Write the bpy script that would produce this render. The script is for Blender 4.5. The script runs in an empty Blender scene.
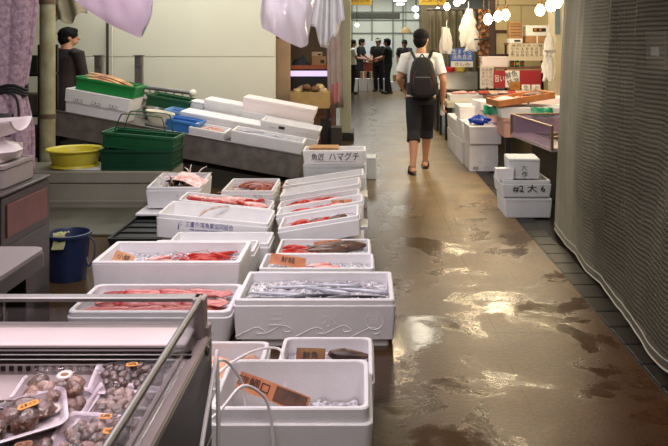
import bpy, bmesh, math, random
from mathutils import Vector, Matrix, Euler, noise
random.seed(7)
SC = bpy.context.scene
COL = SC.collection
PI = math.pi
R = math.radians
# camera measurements: focal length in pixels, vanishing point, eye height
F, CX, CY, H = 780.0, 364.0, 41.0, 1.59
def X(px, Y): return (px - CX) / F * Y
def Z(py, Y): return H - (py - CY) / F * Y

# ---------------------------------------------------------------- materials
def lin(c):
    return tuple(((v/255)/12.92 if v/255 <= 0.04045 else ((v/255+0.055)/1.055)**2.4) for v in c) + (1.0,)
MATS = {}
def mat(name, col, rough=0.5, metal=0.0, bump=0.0, bscale=60, var=0.0, vscale=6, col2=None, emit=0.0, alpha=1.0, spec=0.5,
        trans=0.0, coat=0.0, translucent=0.0, axis_grad=None, rand=0.0):
    if name in MATS: return MATS[name]
    m = bpy.data.materials.new(name); m.use_nodes = True
    nt = m.node_tree; b = nt.nodes['Principled BSDF']
    b.inputs['Base Color'].default_value = lin(col)
    b.inputs['Roughness'].default_value = rough
    b.inputs['Metallic'].default_value = metal
    b.inputs['Specular IOR Level'].default_value = spec
    b.inputs['Alpha'].default_value = alpha
    b.inputs['Transmission Weight'].default_value = trans
    b.inputs['Coat Weight'].default_value = coat
    b.inputs['Coat Roughness'].default_value = 0.08
    tc = nt.nodes.new('ShaderNodeTexCoord')
    if emit:
        b.inputs['Emission Color'].default_value = lin(col); b.inputs['Emission Strength'].default_value = emit
    if var or col2:
        n = nt.nodes.new('ShaderNodeTexNoise'); n.inputs['Scale'].default_value = vscale; n.inputs['Detail'].default_value = 5
        nt.links.new(tc.outputs['Object'], n.inputs['Vector'])
        r = nt.nodes.new('ShaderNodeValToRGB')
        r.color_ramp.elements[0].position = 0.35; r.color_ramp.elements[1].position = 0.68
        c2 = lin(col2) if col2 else tuple(v*(1-var) for v in lin(col)[:3]) + (1,)
        r.color_ramp.elements[0].color = c2; r.color_ramp.elements[1].color = lin(col)
        nt.links.new(n.outputs['Fac'], r.inputs['Fac']); nt.links.new(r.outputs['Color'], b.inputs['Base Color'])
        last = r
        if rand:
            oi = nt.nodes.new('ShaderNodeObjectInfo'); hs = nt.nodes.new('ShaderNodeHueSaturation'); mr0 = nt.nodes.new('ShaderNodeMapRange')
            mr0.inputs['To Min'].default_value = 1-rand; mr0.inputs['To Max'].default_value = 1+rand
            nt.links.new(oi.outputs['Random'], mr0.inputs['Value']); nt.links.new(mr0.outputs[0], hs.inputs['Value']); nt.links.new(r.outputs['Color'], hs.inputs['Color']); nt.links.new(hs.outputs['Color'], b.inputs['Base Color'])
        if axis_grad:   # (axis, low, high, colour): blend to another colour along an object axis
            ax, lo, hi, c3 = axis_grad
            sp = nt.nodes.new('ShaderNodeSeparateXYZ'); nt.links.new(tc.outputs['Object'], sp.inputs[0])
            mr = nt.nodes.new('ShaderNodeMapRange'); mr.inputs['From Min'].default_value = lo; mr.inputs['From Max'].default_value = hi
            nt.links.new(sp.outputs[ax], mr.inputs['Value'])
            mx = nt.nodes.new('ShaderNodeMix'); mx.data_type = 'RGBA'
            nt.links.new(mr.outputs[0], mx.inputs[0]); nt.links.new(r.outputs['Color'], mx.inputs[6]); mx.inputs[7].default_value = lin(c3)
            nt.links.new(mx.outputs[2], b.inputs['Base Color'])
    if bump:
        n2 = nt.nodes.new('ShaderNodeTexNoise'); n2.inputs['Scale'].default_value = bscale; n2.inputs['Detail'].default_value = 4
        nt.links.new(tc.outputs['Object'], n2.inputs['Vector'])
        bp = nt.nodes.new('ShaderNodeBump'); bp.inputs['Strength'].default_value = bump; bp.inputs['Distance'].default_value = 0.01
        nt.links.new(n2.outputs['Fac'], bp.inputs['Height']); nt.links.new(bp.outputs['Normal'], b.inputs['Normal'])
    if translucent:
        out = nt.nodes['Material Output']; tl = nt.nodes.new('ShaderNodeBsdfTranslucent'); tl.inputs['Color'].default_value = lin(col)
        mx = nt.nodes.new('ShaderNodeMixShader'); mx.inputs[0].default_value = translucent
        nt.links.new(b.outputs[0], mx.inputs[1]); nt.links.new(tl.outputs[0], mx.inputs[2]); nt.links.new(mx.outputs[0], out.inputs[0])
    MATS[name] = m
    return m
def clear_mat(name, tint, glossy=0.12, rough=0.05, milky=0.0, gain=.8, bumpy=None):
    """clear sheet: mostly transparent, some gloss, some milky diffuse"""
    if name in MATS: return MATS[name]
    m = bpy.data.materials.new(name); m.use_nodes = True
    nt = m.node_tree; nt.nodes.remove(nt.nodes['Principled BSDF']); out = nt.nodes['Material Output']
    tr = nt.nodes.new('ShaderNodeBsdfTransparent'); tr.inputs[0].default_value = lin(tint)
    gl = nt.nodes.new('ShaderNodeBsdfGlossy'); gl.inputs['Roughness'].default_value = rough
    df = nt.nodes.new('ShaderNodeBsdfDiffuse'); df.inputs[0].default_value = lin(tint)
    tl = nt.nodes.new('ShaderNodeBsdfTranslucent'); tl.inputs[0].default_value = lin(tint)
    fr = nt.nodes.new('ShaderNodeFresnel'); fr.inputs['IOR'].default_value = 1.45
    ma = nt.nodes.new('ShaderNodeMath'); ma.operation = 'MULTIPLY_ADD'; ma.inputs[1].default_value = gain; ma.inputs[2].default_value = glossy*0.3
    nt.links.new(fr.outputs[0], ma.inputs[0])
    m0 = nt.nodes.new('ShaderNodeMixShader'); m0.inputs[0].default_value = 0.5
    nt.links.new(df.outputs[0], m0.inputs[1]); nt.links.new(tl.outputs[0], m0.inputs[2])
    m1 = nt.nodes.new('ShaderNodeMixShader'); m1.inputs[0].default_value = milky
    nt.links.new(tr.outputs[0], m1.inputs[1]); nt.links.new(m0.outputs[0], m1.inputs[2])
    m2 = nt.nodes.new('ShaderNodeMixShader')
    nt.links.new(ma.outputs[0], m2.inputs[0]); nt.links.new(m1.outputs[0], m2.inputs[1]); nt.links.new(gl.outputs[0], m2.inputs[2])
    # crinkles
    tc = nt.nodes.new('ShaderNodeTexCoord'); n2 = nt.nodes.new('ShaderNodeTexNoise'); n2.inputs['Scale'].default_value = 25
    nt.links.new(tc.outputs['Object'], n2.inputs['Vector'])
    bp = nt.nodes.new('ShaderNodeBump'); bp.inputs['Strength'].default_value = bumpy if bumpy is not None else (0.5 if milky else 0.02); bp.inputs['Distance'].default_value = 0.01
    nt.links.new(n2.outputs['Fac'], bp.inputs['Height']); nt.links.new(bp.outputs[0], gl.inputs['Normal'])
    nt.links.new(m2.outputs[0], out.inputs[0])
    MATS[name] = m
    return m

# ---------------------------------------------------------------- mesh helpers
I4 = Matrix.Identity(4)
def T(x, y, z): return Matrix.Translation((x, y, z))
def RX(a): return Matrix.Rotation(R(a), 4, 'X')
def RY(a): return Matrix.Rotation(R(a), 4, 'Y')
def RZ(a): return Matrix.Rotation(R(a), 4, 'Z')
def S(x, y, z): return Matrix.Diagonal((x, y, z, 1))
def loft(bm, rings, cap0=True, cap1=True, close=True, M=I4):
    vs = [[bm.verts.new(M @ Vector(p)) for p in r] for r in rings]
    n = len(rings[0])
    for a, b in zip(vs, vs[1:]):
        for i in range(n if close else n-1):
            j = (i+1) % n
            try: bm.faces.new((a[i], a[j], b[j], b[i]))
            except ValueError: pass
    if cap0: bm.faces.new(vs[0][::-1])
    if cap1: bm.faces.new(vs[-1])
    return vs
def rrect(w, d, r, z, n=4, ox=0, oy=0):
    r = max(1e-4, min(r, w/2-1e-4, d/2-1e-4)); out = []
    for cx, cy, a0 in ((w/2-r, d/2-r, 0), (-w/2+r, d/2-r, 90), (-w/2+r, -d/2+r, 180), (w/2-r, -d/2+r, 270)):
        for k in range(n+1):
            a = R(a0 + 90*k/n); out.append((cx+r*math.cos(a)+ox, cy+r*math.sin(a)+oy, z))
    return out
def rbox(bm, w, d, h, r=0.01, c=None, M=I4, taper=1.0, n=2):
    """box standing on z=0 with rounded vertical edges and chamfered ends"""
    c = min(r, 0.004) if c is None else c
    t = taper
    loft(bm, [rrect(w*t-2*c, d*t-2*c, r, 0, n), rrect(w*t, d*t, r, c, n), rrect(w, d, r, h-c, n), rrect(w-2*c, d-2*c, r, h, n)], M=M)
def box(bm, x0, x1, y0, y1, z0, z1, M=I4, c=0.003):
    c = min(c, (x1-x0)/4, (y1-y0)/4, (z1-z0)/4)
    rbox(bm, x1-x0, y1-y0, z1-z0, c, c, M @ T((x0+x1)/2, (y0+y1)/2, z0), n=1)
def tube(bm, pts, rs, n=8, M=I4, caps=True, flat=1.0, dome=False):
    pts = [Vector(p) for p in pts]
    if not isinstance(rs, (list, tuple)): rs = [rs]*len(pts)
    rs = list(rs)
    tang = []
    for i in range(len(pts)):
        a = pts[max(0, i-1)]; b = pts[min(len(pts)-1, i+1)]; tang.append((b-a).normalized())
    up = Vector((0, 0, 1)) if abs(tang[0].z) < 0.9 else Vector((0, 1, 0))
    u = tang[0].cross(up).normalized(); rings = []
    frames = []
    for t in tang:
        u = (u - t*u.dot(t)).normalized(); frames.append((u, t.cross(u)))
    def ring(p, f, r): return [p + f[0]*math.cos(2*PI*k/n)*r + f[1]*math.sin(2*PI*k/n)*r*flat for k in range(n)]
    if dome:
        for a in (80, 55, 28): rings.append(ring(pts[0]-tang[0]*rs[0]*math.sin(R(a)), frames[0], rs[0]*math.cos(R(a))))
    for p, f, r in zip(pts, frames, rs): rings.append(ring(p, f, r))
    if dome:
        for a in (28, 55, 80): rings.append(ring(pts[-1]+tang[-1]*rs[-1]*math.sin(R(a)), frames[-1], rs[-1]*math.cos(R(a))))
    loft(bm, rings, caps, caps, M=M)
def spline(pts, n=8):
    pts = [Vector(p) for p in pts]; out = []
    for i in range(len(pts)-1):
        p0 = pts[max(0, i-1)]; p1 = pts[i]; p2 = pts[i+1]; p3 = pts[min(len(pts)-1, i+2)]
        for k in range(n):
            t = k/n
            out.append(0.5*((2*p1)+(p2-p0)*t+(2*p0-5*p1+4*p2-p3)*t*t+(3*p1-p0-3*p2+p3)*t**3))
    return out + [pts[-1]]
def lathe(bm, prof, n=24, M=I4, cap0=True, cap1=True, sx=1, sy=1):
    loft(bm, [[(r*math.cos(2*PI*k/n)*sx, r*math.sin(2*PI*k/n)*sy, z) for k in range(n)] for r, z in prof], cap0, cap1, M=M)
def ball(bm, c, r, M=I4, sub=2):
    if not isinstance(r, (tuple, list)): r = (r, r, r)
    bmesh.ops.create_icosphere(bm, subdivisions=sub, radius=1, matrix=M @ T(*c) @ S(*r))
def grid(bm, f, nu, nv, M=I4):
    v = [[bm.verts.new(M @ Vector(f(i/nu, j/nv))) for j in range(nv+1)] for i in range(nu+1)]
    for i in range(nu):
        for j in range(nv): bm.faces.new((v[i][j], v[i+1][j], v[i+1][j+1], v[i][j+1]))
def mesh_from(bm, name, sharp=35):
    bm.normal_update()
    bmesh.ops.recalc_face_normals(bm, faces=bm.faces)
    for f in bm.faces: f.smooth = True
    for e in bm.edges:
        e.smooth = not (len(e.link_faces) == 2 and e.calc_face_angle(0) > R(sharp))
    me = bpy.data.meshes.new(name); bm.to_mesh(me); bm.free()
    return me
def obj(name, bm, m, parent=None, M=None, sharp=35, label=None):
    me = bm if isinstance(bm, bpy.types.Mesh) else mesh_from(bm, name, sharp)
    if m is not None and not me.materials: me.materials.append(m)
    o = bpy.data.objects.new(name, me); COL.objects.link(o)
    if parent is not None: o.parent = parent
    if M is not None: o.matrix_basis = M
    if label: o['label'] = label
    return o
def tag(o, label, cat, group=None, kind=None):
    o['label'] = label; o['category'] = cat
    if group: o['group'] = group
    if kind: o['kind'] = kind
    return o
def thing(name, label, cat, M=I4, group=None):
    o = bpy.data.objects.new(name, None); COL.objects.link(o); o.empty_display_size = 0.05
    o.matrix_basis = M
    return tag(o, label, cat, group)
def struct(name, bm, m, M=None, sharp=35):
    o = obj(name, bm, m, None, M, sharp); o['kind'] = 'structure'; return o
KIDS = {}
def dup(root, M, label=None, group=None):
    r = root.copy(); COL.objects.link(r); r.matrix_basis = M
    if label: r['label'] = label
    if group: r['group'] = group
    for ch in list(root.children):
        c = ch.copy(); COL.objects.link(c); c.parent = r
        for g in list(ch.children):
            d = g.copy(); COL.objects.link(d); d.parent = c
    return r
def B(): return bmesh.new()
def text(name, s, size, m, parent, M, depth=0.0004, sx=1.0, stretch=None):
    cu = bpy.data.curves.new('lettering', 'FONT'); cu.body = s; cu.size = size; cu.extrude = depth
    cu.align_x = 'CENTER'; cu.align_y = 'CENTER'; cu.resolution_u = 2
    o = bpy.data.objects.new('lettering', cu); COL.objects.link(o)
    dg = bpy.context.evaluated_depsgraph_get(); dg.update()
    me = bpy.data.meshes.new_from_object(o.evaluated_get(dg))
    bpy.data.objects.remove(o); bpy.data.curves.remove(cu)
    if stretch and len(me.vertices):
        xs = [v.co.x for v in me.vertices]; w = max(xs)-min(xs); sx = stretch/max(w, 1e-4)
    if sx != 1.0:
        for v in me.vertices: v.co.x *= sx
    me.materials.clear()
    return obj(name, me, m, parent, M)
FRONT = RX(90)     # lettering that faces -Y
def strokes(name, polys, m, parent, M, r=0.003):
    """brush strokes given as polylines in a plane (x, z), facing -Y"""
    bm = B()
    for p in polys: tube(bm, [(x, 0, z) for x, z in p], r, 4, flat=0.25)
    return obj(name, bm, m, parent, M)
def remesh(name, bm, voxel, m, parent=None, it=3, M=None):
    me = bpy.data.meshes.new('tmp'); bm.to_mesh(me); bm.free()
    o = bpy.data.objects.new('tmp', me); COL.objects.link(o)
    rm = o.modifiers.new('r', 'REMESH'); rm.mode = 'VOXEL'; rm.voxel_size = voxel
    if it:
        sm = o.modifiers.new('s', 'SMOOTH'); sm.iterations = it; sm.factor = 0.5
    dg = bpy.context.evaluated_depsgraph_get(); dg.update()
    me2 = bpy.data.meshes.new_from_object(o.evaluated_get(dg))
    bpy.data.objects.remove(o); bpy.data.meshes.remove(me)
    for p in me2.polygons: p.use_smooth = True
    me2.name = name
    return obj(name, me2, m, parent, M)
# ---------------------------------------------------------------- common materials
FOAM = mat('white_foam', (232, 230, 232), 0.55, bump=0.12, bscale=140, var=0.05, vscale=9, spec=0.35)
FOAM_GREY = mat('grey_foam', (205, 208, 210), 0.6, bump=0.12, bscale=140, var=0.08, vscale=7, spec=0.3)
STEEL = mat('brushed_steel', (150, 148, 146), 0.38, 0.85, bump=0.05, bscale=30, var=0.25, vscale=4)
DULL_STEEL = mat('dull_steel', (124, 117, 112), 0.45, 0.35, bump=0.08, bscale=40, var=0.4, vscale=9)
DARK = mat('dark_paint', (26, 23, 22), 0.5, var=0.4, vscale=5)
BLACK = mat('black_plastic', (16, 16, 17), 0.4)
RUBBER = mat('black_rubber', (12, 12, 12), 0.7)
INK = mat('black_ink', (25, 22, 25), 0.6)
BLUEINK = mat('blue_ink', (45, 55, 130), 0.6)
PAPER = mat('white_paper', (235, 232, 224), 0.8)
CARD = mat('brown_cardboard', (176, 134, 88), 0.8, var=0.15, vscale=12)
WOOD = mat('pale_wood', (182, 142, 92), 0.6, var=0.3, vscale=8)
GREENP = mat('green_plastic', (22, 88, 52), 0.4, var=0.2)
DGREENP = mat('dark_green_plastic', (14, 66, 44), 0.4, var=0.2)
BLUEP = mat('blue_plastic', (58, 122, 196), 0.4)
NAVY = mat('navy_plastic', (28, 42, 76), 0.4, var=0.2)
YELLOWP = mat('yellow_plastic', (216, 202, 66), 0.42, var=0.12, translucent=0.15)
GLASS = clear_mat('clear_glass', (236, 238, 238), 0.03, 0.02, gain=.4)
FILM = clear_mat('cling_film', (250, 248, 250), 0.0, 0.07, gain=.3, bumpy=.5)
SKIN = mat('skin', (190, 138, 108), 0.5, var=0.1, vscale=20, spec=0.4)
SKIN2 = mat('skin_tanned', (168, 118, 92), 0.5, var=0.1, vscale=20, spec=0.4)
HAIR = mat('black_hair', (17, 14, 13), 0.75, spec=0.2, bump=0.3, bscale=60)

# ---------------------------------------------------------------- floor
def floor_mat():
    m = bpy.data.materials.new('wet_concrete'); m.use_nodes = True
    nt = m.node_tree; N = nt.nodes; L = nt.links; b = N['Principled BSDF']
    ge = N.new('ShaderNodeNewGeometry'); sp = N.new('ShaderNodeSeparateXYZ'); L.new(ge.outputs['Position'], sp.inputs[0])
    def nz(scale, detail, rough=0.55, dist=0.0, vec=None):
        n = N.new('ShaderNodeTexNoise'); n.inputs['Scale'].default_value = scale; n.inputs['Detail'].default_value = detail
        n.inputs['Roughness'].default_value = rough; n.inputs['Distortion'].default_value = dist
        L.new(vec or ge.outputs['Position'], n.inputs['Vector']); return n.outputs['Fac']
    def ramp(src, p0, c0, p1, c1):
        r = N.new('ShaderNodeValToRGB'); e = r.color_ramp.elements
        e[0].position, e[0].color = p0, c0; e[1].position, e[1].color = p1, c1
        L.new(src, r.inputs[0]); return r.outputs[0]
    def mth(op, a, bv):
        n = N.new('ShaderNodeMath'); n.operation = op
        for i, v in enumerate((a, bv)):
            if isinstance(v, (int, float)): n.inputs[i].default_value = v
            else: L.new(v, n.inputs[i])
        return n.outputs[0]
    def mix(fac, a, bcol, blend='MIX'):
        n = N.new('ShaderNodeMix'); n.data_type = 'RGBA'; n.blend_type = blend
        if isinstance(fac, (int, float)): n.inputs[0].default_value = fac
        else: L.new(fac, n.inputs[0])
        for i, v in ((6, a), (7, bcol)):
            if isinstance(v, tuple): n.inputs[i].default_value = v
            else: L.new(v, n.inputs[i])
        return n.outputs[2]
    base = ramp(nz(1.6, 8, 0.65), 0.3, lin((108, 88, 58)), 0.72, lin((160, 134, 92)))
    speck = ramp(nz(40, 3), 0.42, (0.78, 0.78, 0.78, 1), 0.6, (1.06, 1.06, 1.06, 1))
    c = mix(1.0, base, speck, 'MULTIPLY')
    # near slab darker and redder; paler tan further on is light put into the colour
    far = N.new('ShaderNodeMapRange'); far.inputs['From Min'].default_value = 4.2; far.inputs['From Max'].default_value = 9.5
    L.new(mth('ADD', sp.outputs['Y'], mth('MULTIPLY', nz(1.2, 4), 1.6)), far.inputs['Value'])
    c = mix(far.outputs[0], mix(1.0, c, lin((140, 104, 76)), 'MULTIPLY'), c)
    # dark wet ground along the fish boxes
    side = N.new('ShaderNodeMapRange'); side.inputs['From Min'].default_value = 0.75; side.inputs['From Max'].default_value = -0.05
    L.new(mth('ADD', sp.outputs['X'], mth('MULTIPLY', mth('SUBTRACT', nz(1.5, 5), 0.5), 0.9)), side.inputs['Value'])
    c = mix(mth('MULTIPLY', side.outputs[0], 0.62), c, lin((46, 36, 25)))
    # slab joints
    jn = None
    for pos, ax in ((5.85, 'Y'), (4.25, 'Y'), (8.6, 'Y'), (12.0, 'Y'), (0.72, 'X')):
        d = mth('ABSOLUTE', mth('SUBTRACT', mth('ADD', sp.outputs[ax], mth('MULTIPLY', nz(6, 2), 0.02)), pos + 0.01), 0)
        k = mth('LESS_THAN', d, 0.008 if ax == 'Y' else 0.004)
        jn = k if jn is None else mth('MAXIMUM', jn, k)
    c = mix(mth('MULTIPLY', jn, 0.55), c, lin((40, 30, 20)))
    wet = ramp(nz(1.9, 7, 0.62, 0.4), 0.47, (0, 0, 0, 1), 0.57, (1, 1, 1, 1))
    near = N.new('ShaderNodeMapRange'); near.inputs['From Min'].default_value = 11; near.inputs['From Max'].default_value = 5.0
    L.new(sp.outputs['Y'], near.inputs['Value'])
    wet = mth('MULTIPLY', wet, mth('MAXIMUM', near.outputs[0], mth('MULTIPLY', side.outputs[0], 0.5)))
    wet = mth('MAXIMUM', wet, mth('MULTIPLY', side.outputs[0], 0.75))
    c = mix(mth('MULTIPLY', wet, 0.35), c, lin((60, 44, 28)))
    L.new(c, b.inputs['Base Color'])
    rr = N.new('ShaderNodeMapRange'); rr.inputs['To Min'].default_value = 0.42; rr.inputs['To Max'].default_value = 0.14
    L.new(wet, rr.inputs['Value']); L.new(rr.outputs[0], b.inputs['Roughness'])
    b.inputs['Specular IOR Level'].default_value = 0.32
    bp = N.new('ShaderNodeBump'); bp.inputs['Strength'].default_value = 0.32; bp.inputs['Distance'].default_value = 0.006
    hgt = mth('ADD', mth('MULTIPLY', nz(55, 4), mth('SUBTRACT', 1.05, wet)), mth('MULTIPLY', nz(7, 3), 0.5))
    L.new(hgt, bp.inputs['Height']); L.new(bp.outputs[0], b.inputs['Normal'])
    return m
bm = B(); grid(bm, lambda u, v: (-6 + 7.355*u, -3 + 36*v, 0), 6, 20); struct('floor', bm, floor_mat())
DARKFLOOR = mat('dark_wet_floor', (38, 30, 24), 0.3, bump=0.3, bscale=30, var=0.4, vscale=3)
bm = B(); grid(bm, lambda u, v: (1.355 + 4.645*u, -3 + 36*v, -0.012), 4, 10); struct('floor.001', bm, DARKFLOOR)
bm = B()
for k in range(42): box(bm, 1.37, 1.52, -0.4 + k*0.25, -0.4 + k*0.25 + 0.235, -0.012, 0.0)
box(bm, 1.352, 1.368, -0.4, 10.1, -0.02, 0.001); struct('trim_1', bm, mat('drain_grate', (24, 17, 13), 0.5, 0.0, var=0.4))
# low kerb in front of the grey chest
bm = B(); box(bm, -4.6, -2.0, 6.35, 7.36, 0, 0.02, c=0.008); struct('trim_2', bm, mat('green_grey_plinth', (86, 84, 70), 0.5, bump=0.2, var=0.3))

# ---------------------------------------------------------------- shell
WALLM = mat('cream_panel', (218, 214, 196), 0.5, bump=0.03, bscale=10, var=0.05, vscale=1.5)
bm = B()
xs = [-6.0, X(107, 11.2), -1.27]
for a, b2 in zip(xs, xs[1:]):
    box(bm, a+0.004, b2-0.004, 11.2, 11.3, 0, Z(57, 11.2)-0.004, c=0.004)
    box(bm, a+0.004, b2-0.004, 11.2, 11.3, Z(57, 11.2)+0.004, 3.4, c=0.004)
box(bm, -6, -1.27, 11.23, 11.28, 0, 3.4)
struct('wall_left', bm, WALLM)
bm = B(); box(bm, -6.2, -6, -3, 33, 0, 3.6); struct('wall_far_left', bm, mat('grey_side_wall', (120, 118, 108), 0.7, var=0.2))
bm = B(); box(bm, 6, 6.2, -3, 33, 0, 3.6); struct('wall_right', bm, mat('dark_side_wall', (66, 58, 50), 0.7, var=0.2))
bm = B(); box(bm, -6.2, 6.2, -3.2, -3, 0, 3.6); struct('wall_behind_viewer', bm, mat('grey_side_wall', (120, 118, 108), 0.7))
bm = B(); box(bm, -6.2, 6.2, -3.2, 33.2, 3.6, 3.7); struct('ceiling', bm, mat('grey_ceiling', (150, 146, 134), 0.8, var=0.15, vscale=1))
# ---------------------------------------------------------------- foam boxes
def foam_box(M, w, d, h, label, group=None, m=None, wall=0.024, taper=0.95, rim_h=0.03, step=0.006, foot=0.0, r=0.02, name='foam_box', cat='box', closed=False):
    m = m or FOAM
    t = thing(name, label, cat, M, group)
    h1 = h - rim_h; wi, di = w-2*wall, d-2*wall
    bm = B()
    rings = []
    z0 = 0
    if foot:
        rings += [rrect(w*taper-0.05, d*taper-0.05, r, 0), rrect(w*taper-0.05, d*taper-0.05, r, foot*0.35), rrect(w*taper, d*taper, r, foot*0.36)]
        z0 = foot*0.36
    else:
        rings += [rrect(w*taper-0.01, d*taper-0.01, r, 0), rrect(w*taper, d*taper, r, 0.005)]
    rings += [rrect(w, d, r, h1-0.003), rrect(w-0.006, d-0.006, r, h1)]
    if closed: pass
    else:
        rings += [rrect(wi, di, r, h1), rrect(wi*taper, di*taper, r, z0+0.022)]
    loft(bm, rings); obj('box_body', bm, m, t)
    bm = B(); ws, ds = w-2*step, d-2*step
    if closed:
        loft(bm, [rrect(w-0.004, d-0.004, r, h1+0.001), rrect(w, d, r, h1+0.004), rrect(w, d, r, h-0.006), rrect(w-0.012, d-0.012, r, h)])
        obj('lid', bm, m, t)
    else:
        loft(bm, [rrect(ws, ds, r, h1), rrect(ws, ds, r, h-0.005), rrect(ws-0.008, ds-0.008, r, h), rrect(wi+0.006, di+0.006, r, h), rrect(wi, di, r, h-0.004), rrect(wi, di, r, h1), rrect(ws, ds, r, h1)], False, False)
        obj('rim', bm, m, t)
    return t
def flat_lid(M, w, d, h, label, m=None, group=None):
    bm = B(); rbox(bm, w, d, h, 0.015, 0.005); box(bm, -w/2+0.03, w/2-0.03, -d/2+0.03, d/2-0.03, -0.002, 0.004)
    o = obj('foam_sheet', bm, m or FOAM, None, M); return tag(o, label, 'lid', group)

ICE = None
def ice_mat():
    m = bpy.data.materials.new('crushed_ice'); m.use_nodes = True
    nt = m.node_tree; b = nt.nodes['Principled BSDF']
    tc = nt.nodes.new('ShaderNodeTexCoord'); v = nt.nodes.new('ShaderNodeTexVoronoi'); v.inputs['Scale'].default_value = 55
    nt.links.new(tc.outputs['Object'], v.inputs['Vector'])
    r = nt.nodes.new('ShaderNodeValToRGB'); r.color_ramp.elements[0].color = lin((150, 142, 150)); r.color_ramp.elements[1].color = lin((240, 238, 242))
    nt.links.new(v.outputs['Color'], r.inputs[0]); nt.links.new(r.outputs[0], b.inputs['Base Color'])
    b.inputs['Roughness'].default_value = 0.12
    bp = nt.nodes.new('ShaderNodeBump'); bp.inputs['Strength'].default_value = 0.8; bp.inputs['Distance'].default_value = 0.006
    nt.links.new(v.outputs['Distance'], bp.inputs['Height']); nt.links.new(bp.outputs[0], b.inputs['Normal'])
    return m
ICE = ice_mat()
def ice(M, w, d, z, label, amp=0.012, chunks=160, seed=1, x0=None, x1=None):
    rnd = random.Random(seed); bm = B(); off = Vector((seed*7.3, seed*3.1, 0))
    x0 = -w/2 if x0 is None else x0; x1 = w/2 if x1 is None else x1
    def f(u, v):
        x = x0+(x1-x0)*u; y = -d/2+d*v
        return (x, y, z + amp*noise.noise(Vector((x*9, y*9, 0))+off) + amp*0.7*noise.noise(Vector((x*34, y*34, 0))+off))
    grid(bm, f, max(8, int((x1-x0)/0.012)), max(6, int(d/0.012)))
    for k in range(chunks):
        u, v = rnd.uniform(.03, .97), rnd.uniform(.04, .96); p = Vector(f(u, v)); s = rnd.uniform(0.004, 0.011)
        bmesh.ops.create_cube(bm, size=1, matrix=Matrix.Translation(p) @ Euler((rnd.random()*6, rnd.random()*6, rnd.random()*6)).to_matrix().to_4x4() @ S(s*1.5, s, s*0.8))
    o = obj('crushed_ice', bm, ICE, None, M, 20); return tag(o, label, 'ice', kind='stuff')

# ---------------------------------------------------------------- sea food (head towards +X, lying in the XY plane, unit metres)
SILVER = mat('silver_fish', (178, 180, 190), 0.28, 0.2, var=0.25, vscale=30, spec=0.8, axis_grad=(1, -0.004, 0.007, (36, 38, 48)))
DARKFISH = mat('dark_fish', (122, 92, 78), 0.28, 0.1, var=0.5, vscale=25, axis_grad=(1, 0.005, 0.03, (52, 36, 32)))
REDFISH = mat('red_fish', (214, 110, 104), 0.25, var=0.35, vscale=22, col2=(236, 200, 194), axis_grad=(1, 0.0, 0.05, (176, 44, 52)))
SQUIDRED = mat('red_squid', (172, 58, 58), 0.22, col2=(214, 136, 130), var=0.3, vscale=14, bump=0.2, bscale=40)
SHRIMPRED = mat('red_shrimp', (206, 52, 42), 0.25, var=0.3, vscale=30)
ORANGEFISH = mat('orange_flesh', (216, 132, 84), 0.3, var=0.3, vscale=25, col2=(236, 186, 150))
PALESQUID = mat('pale_squid', (216, 208, 200), 0.25, var=0.12, vscale=20, col2=(190, 164, 156))
EYE = mat('fish_eye', (14, 14, 16), 0.1)
EYEW = mat('fish_eye_ring', (222, 214, 190), 0.2)
FISHPROTO = {}
def fish(kind, M, label, group=None):
    """each fish: body with fins, tail fin, eye"""
    if kind in FISHPROTO: return dup(FISHPROTO[kind], M, label, group)
    L, hgt, thick, m = {'slim': (0.34, 0.020, 0.016, SILVER), 'bream': (0.30, 0.055, 0.030, REDFISH), 'dark': (0.36, 0.042, 0.030, DARKFISH), 'small_red': (0.17, 0.026, 0.015, REDFISH)}[kind]
    t = thing('fish', label, 'fish', M, group)
    prof = [(0.5, 0.03), (0.47, 0.35), (0.41, 0.66), (0.32, 0.9), (0.2, 1.0), (0.05, 0.96), (-0.1, 0.8), (-0.25, 0.55), (-0.36, 0.32), (-0.42, 0.24)]
    bm = B(); n = 12; rings = []
    for x, k in prof:
        rings.append([(x*L, math.cos(2*PI*i/n)*hgt*k, thick*1.0 + math.sin(2*PI*i/n)*thick*(k**0.7)) for i in range(n)])
    loft(bm, rings)
    z = thick
    dors = [(0.2*L, hgt*0.95), (0.12*L, hgt*1.4), (-0.05*L, hgt*1.25), (-0.2*L, hgt*0.72)]
    for sgn, pts in ((1, dors), (-1, [(-0.05*L, hgt*0.85), (-0.12*L, hgt*1.25), (-0.24*L, hgt*0.55)])):
        loft(bm, [[(x, sgn*y, z-0.0015) for x, y in pts], [(x, sgn*y, z+0.0015) for x, y in pts]])
    loft(bm, [[(0.22*L, -0.1*hgt, 2*z-0.002), (0.10*L, -0.35*hgt, 2*z*0.98), (0.11*L, 0.1*hgt, 2*z*0.99)], [(0.22*L, -0.1*hgt, 2*z+0.001), (0.10*L, -0.35*hgt, 2*z+0.001), (0.11*L, 0.1*hgt, 2*z+0.002)]])
    obj('body', bm, m, t, sharp=50)
    bm = B(); q = [(-0.41*L, hgt*0.2), (-0.52*L, hgt*1.0), (-0.49*L, 0), (-0.52*L, -hgt*1.0), (-0.41*L, -hgt*0.2)]
    loft(bm, [[(x, y, z-0.002) for x, y in q], [(x, y, z+0.002) for x, y in q]])
    obj('tail_fin', bm, m, t)
    bm = B(); ball(bm, (0.425*L, hgt*0.2, z*1.62), (hgt*0.16+0.001, hgt*0.16+0.001, 0.003), sub=1)
    e = obj('eye', bm, EYE, t)
    FISHPROTO[kind] = t
    return t
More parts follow.
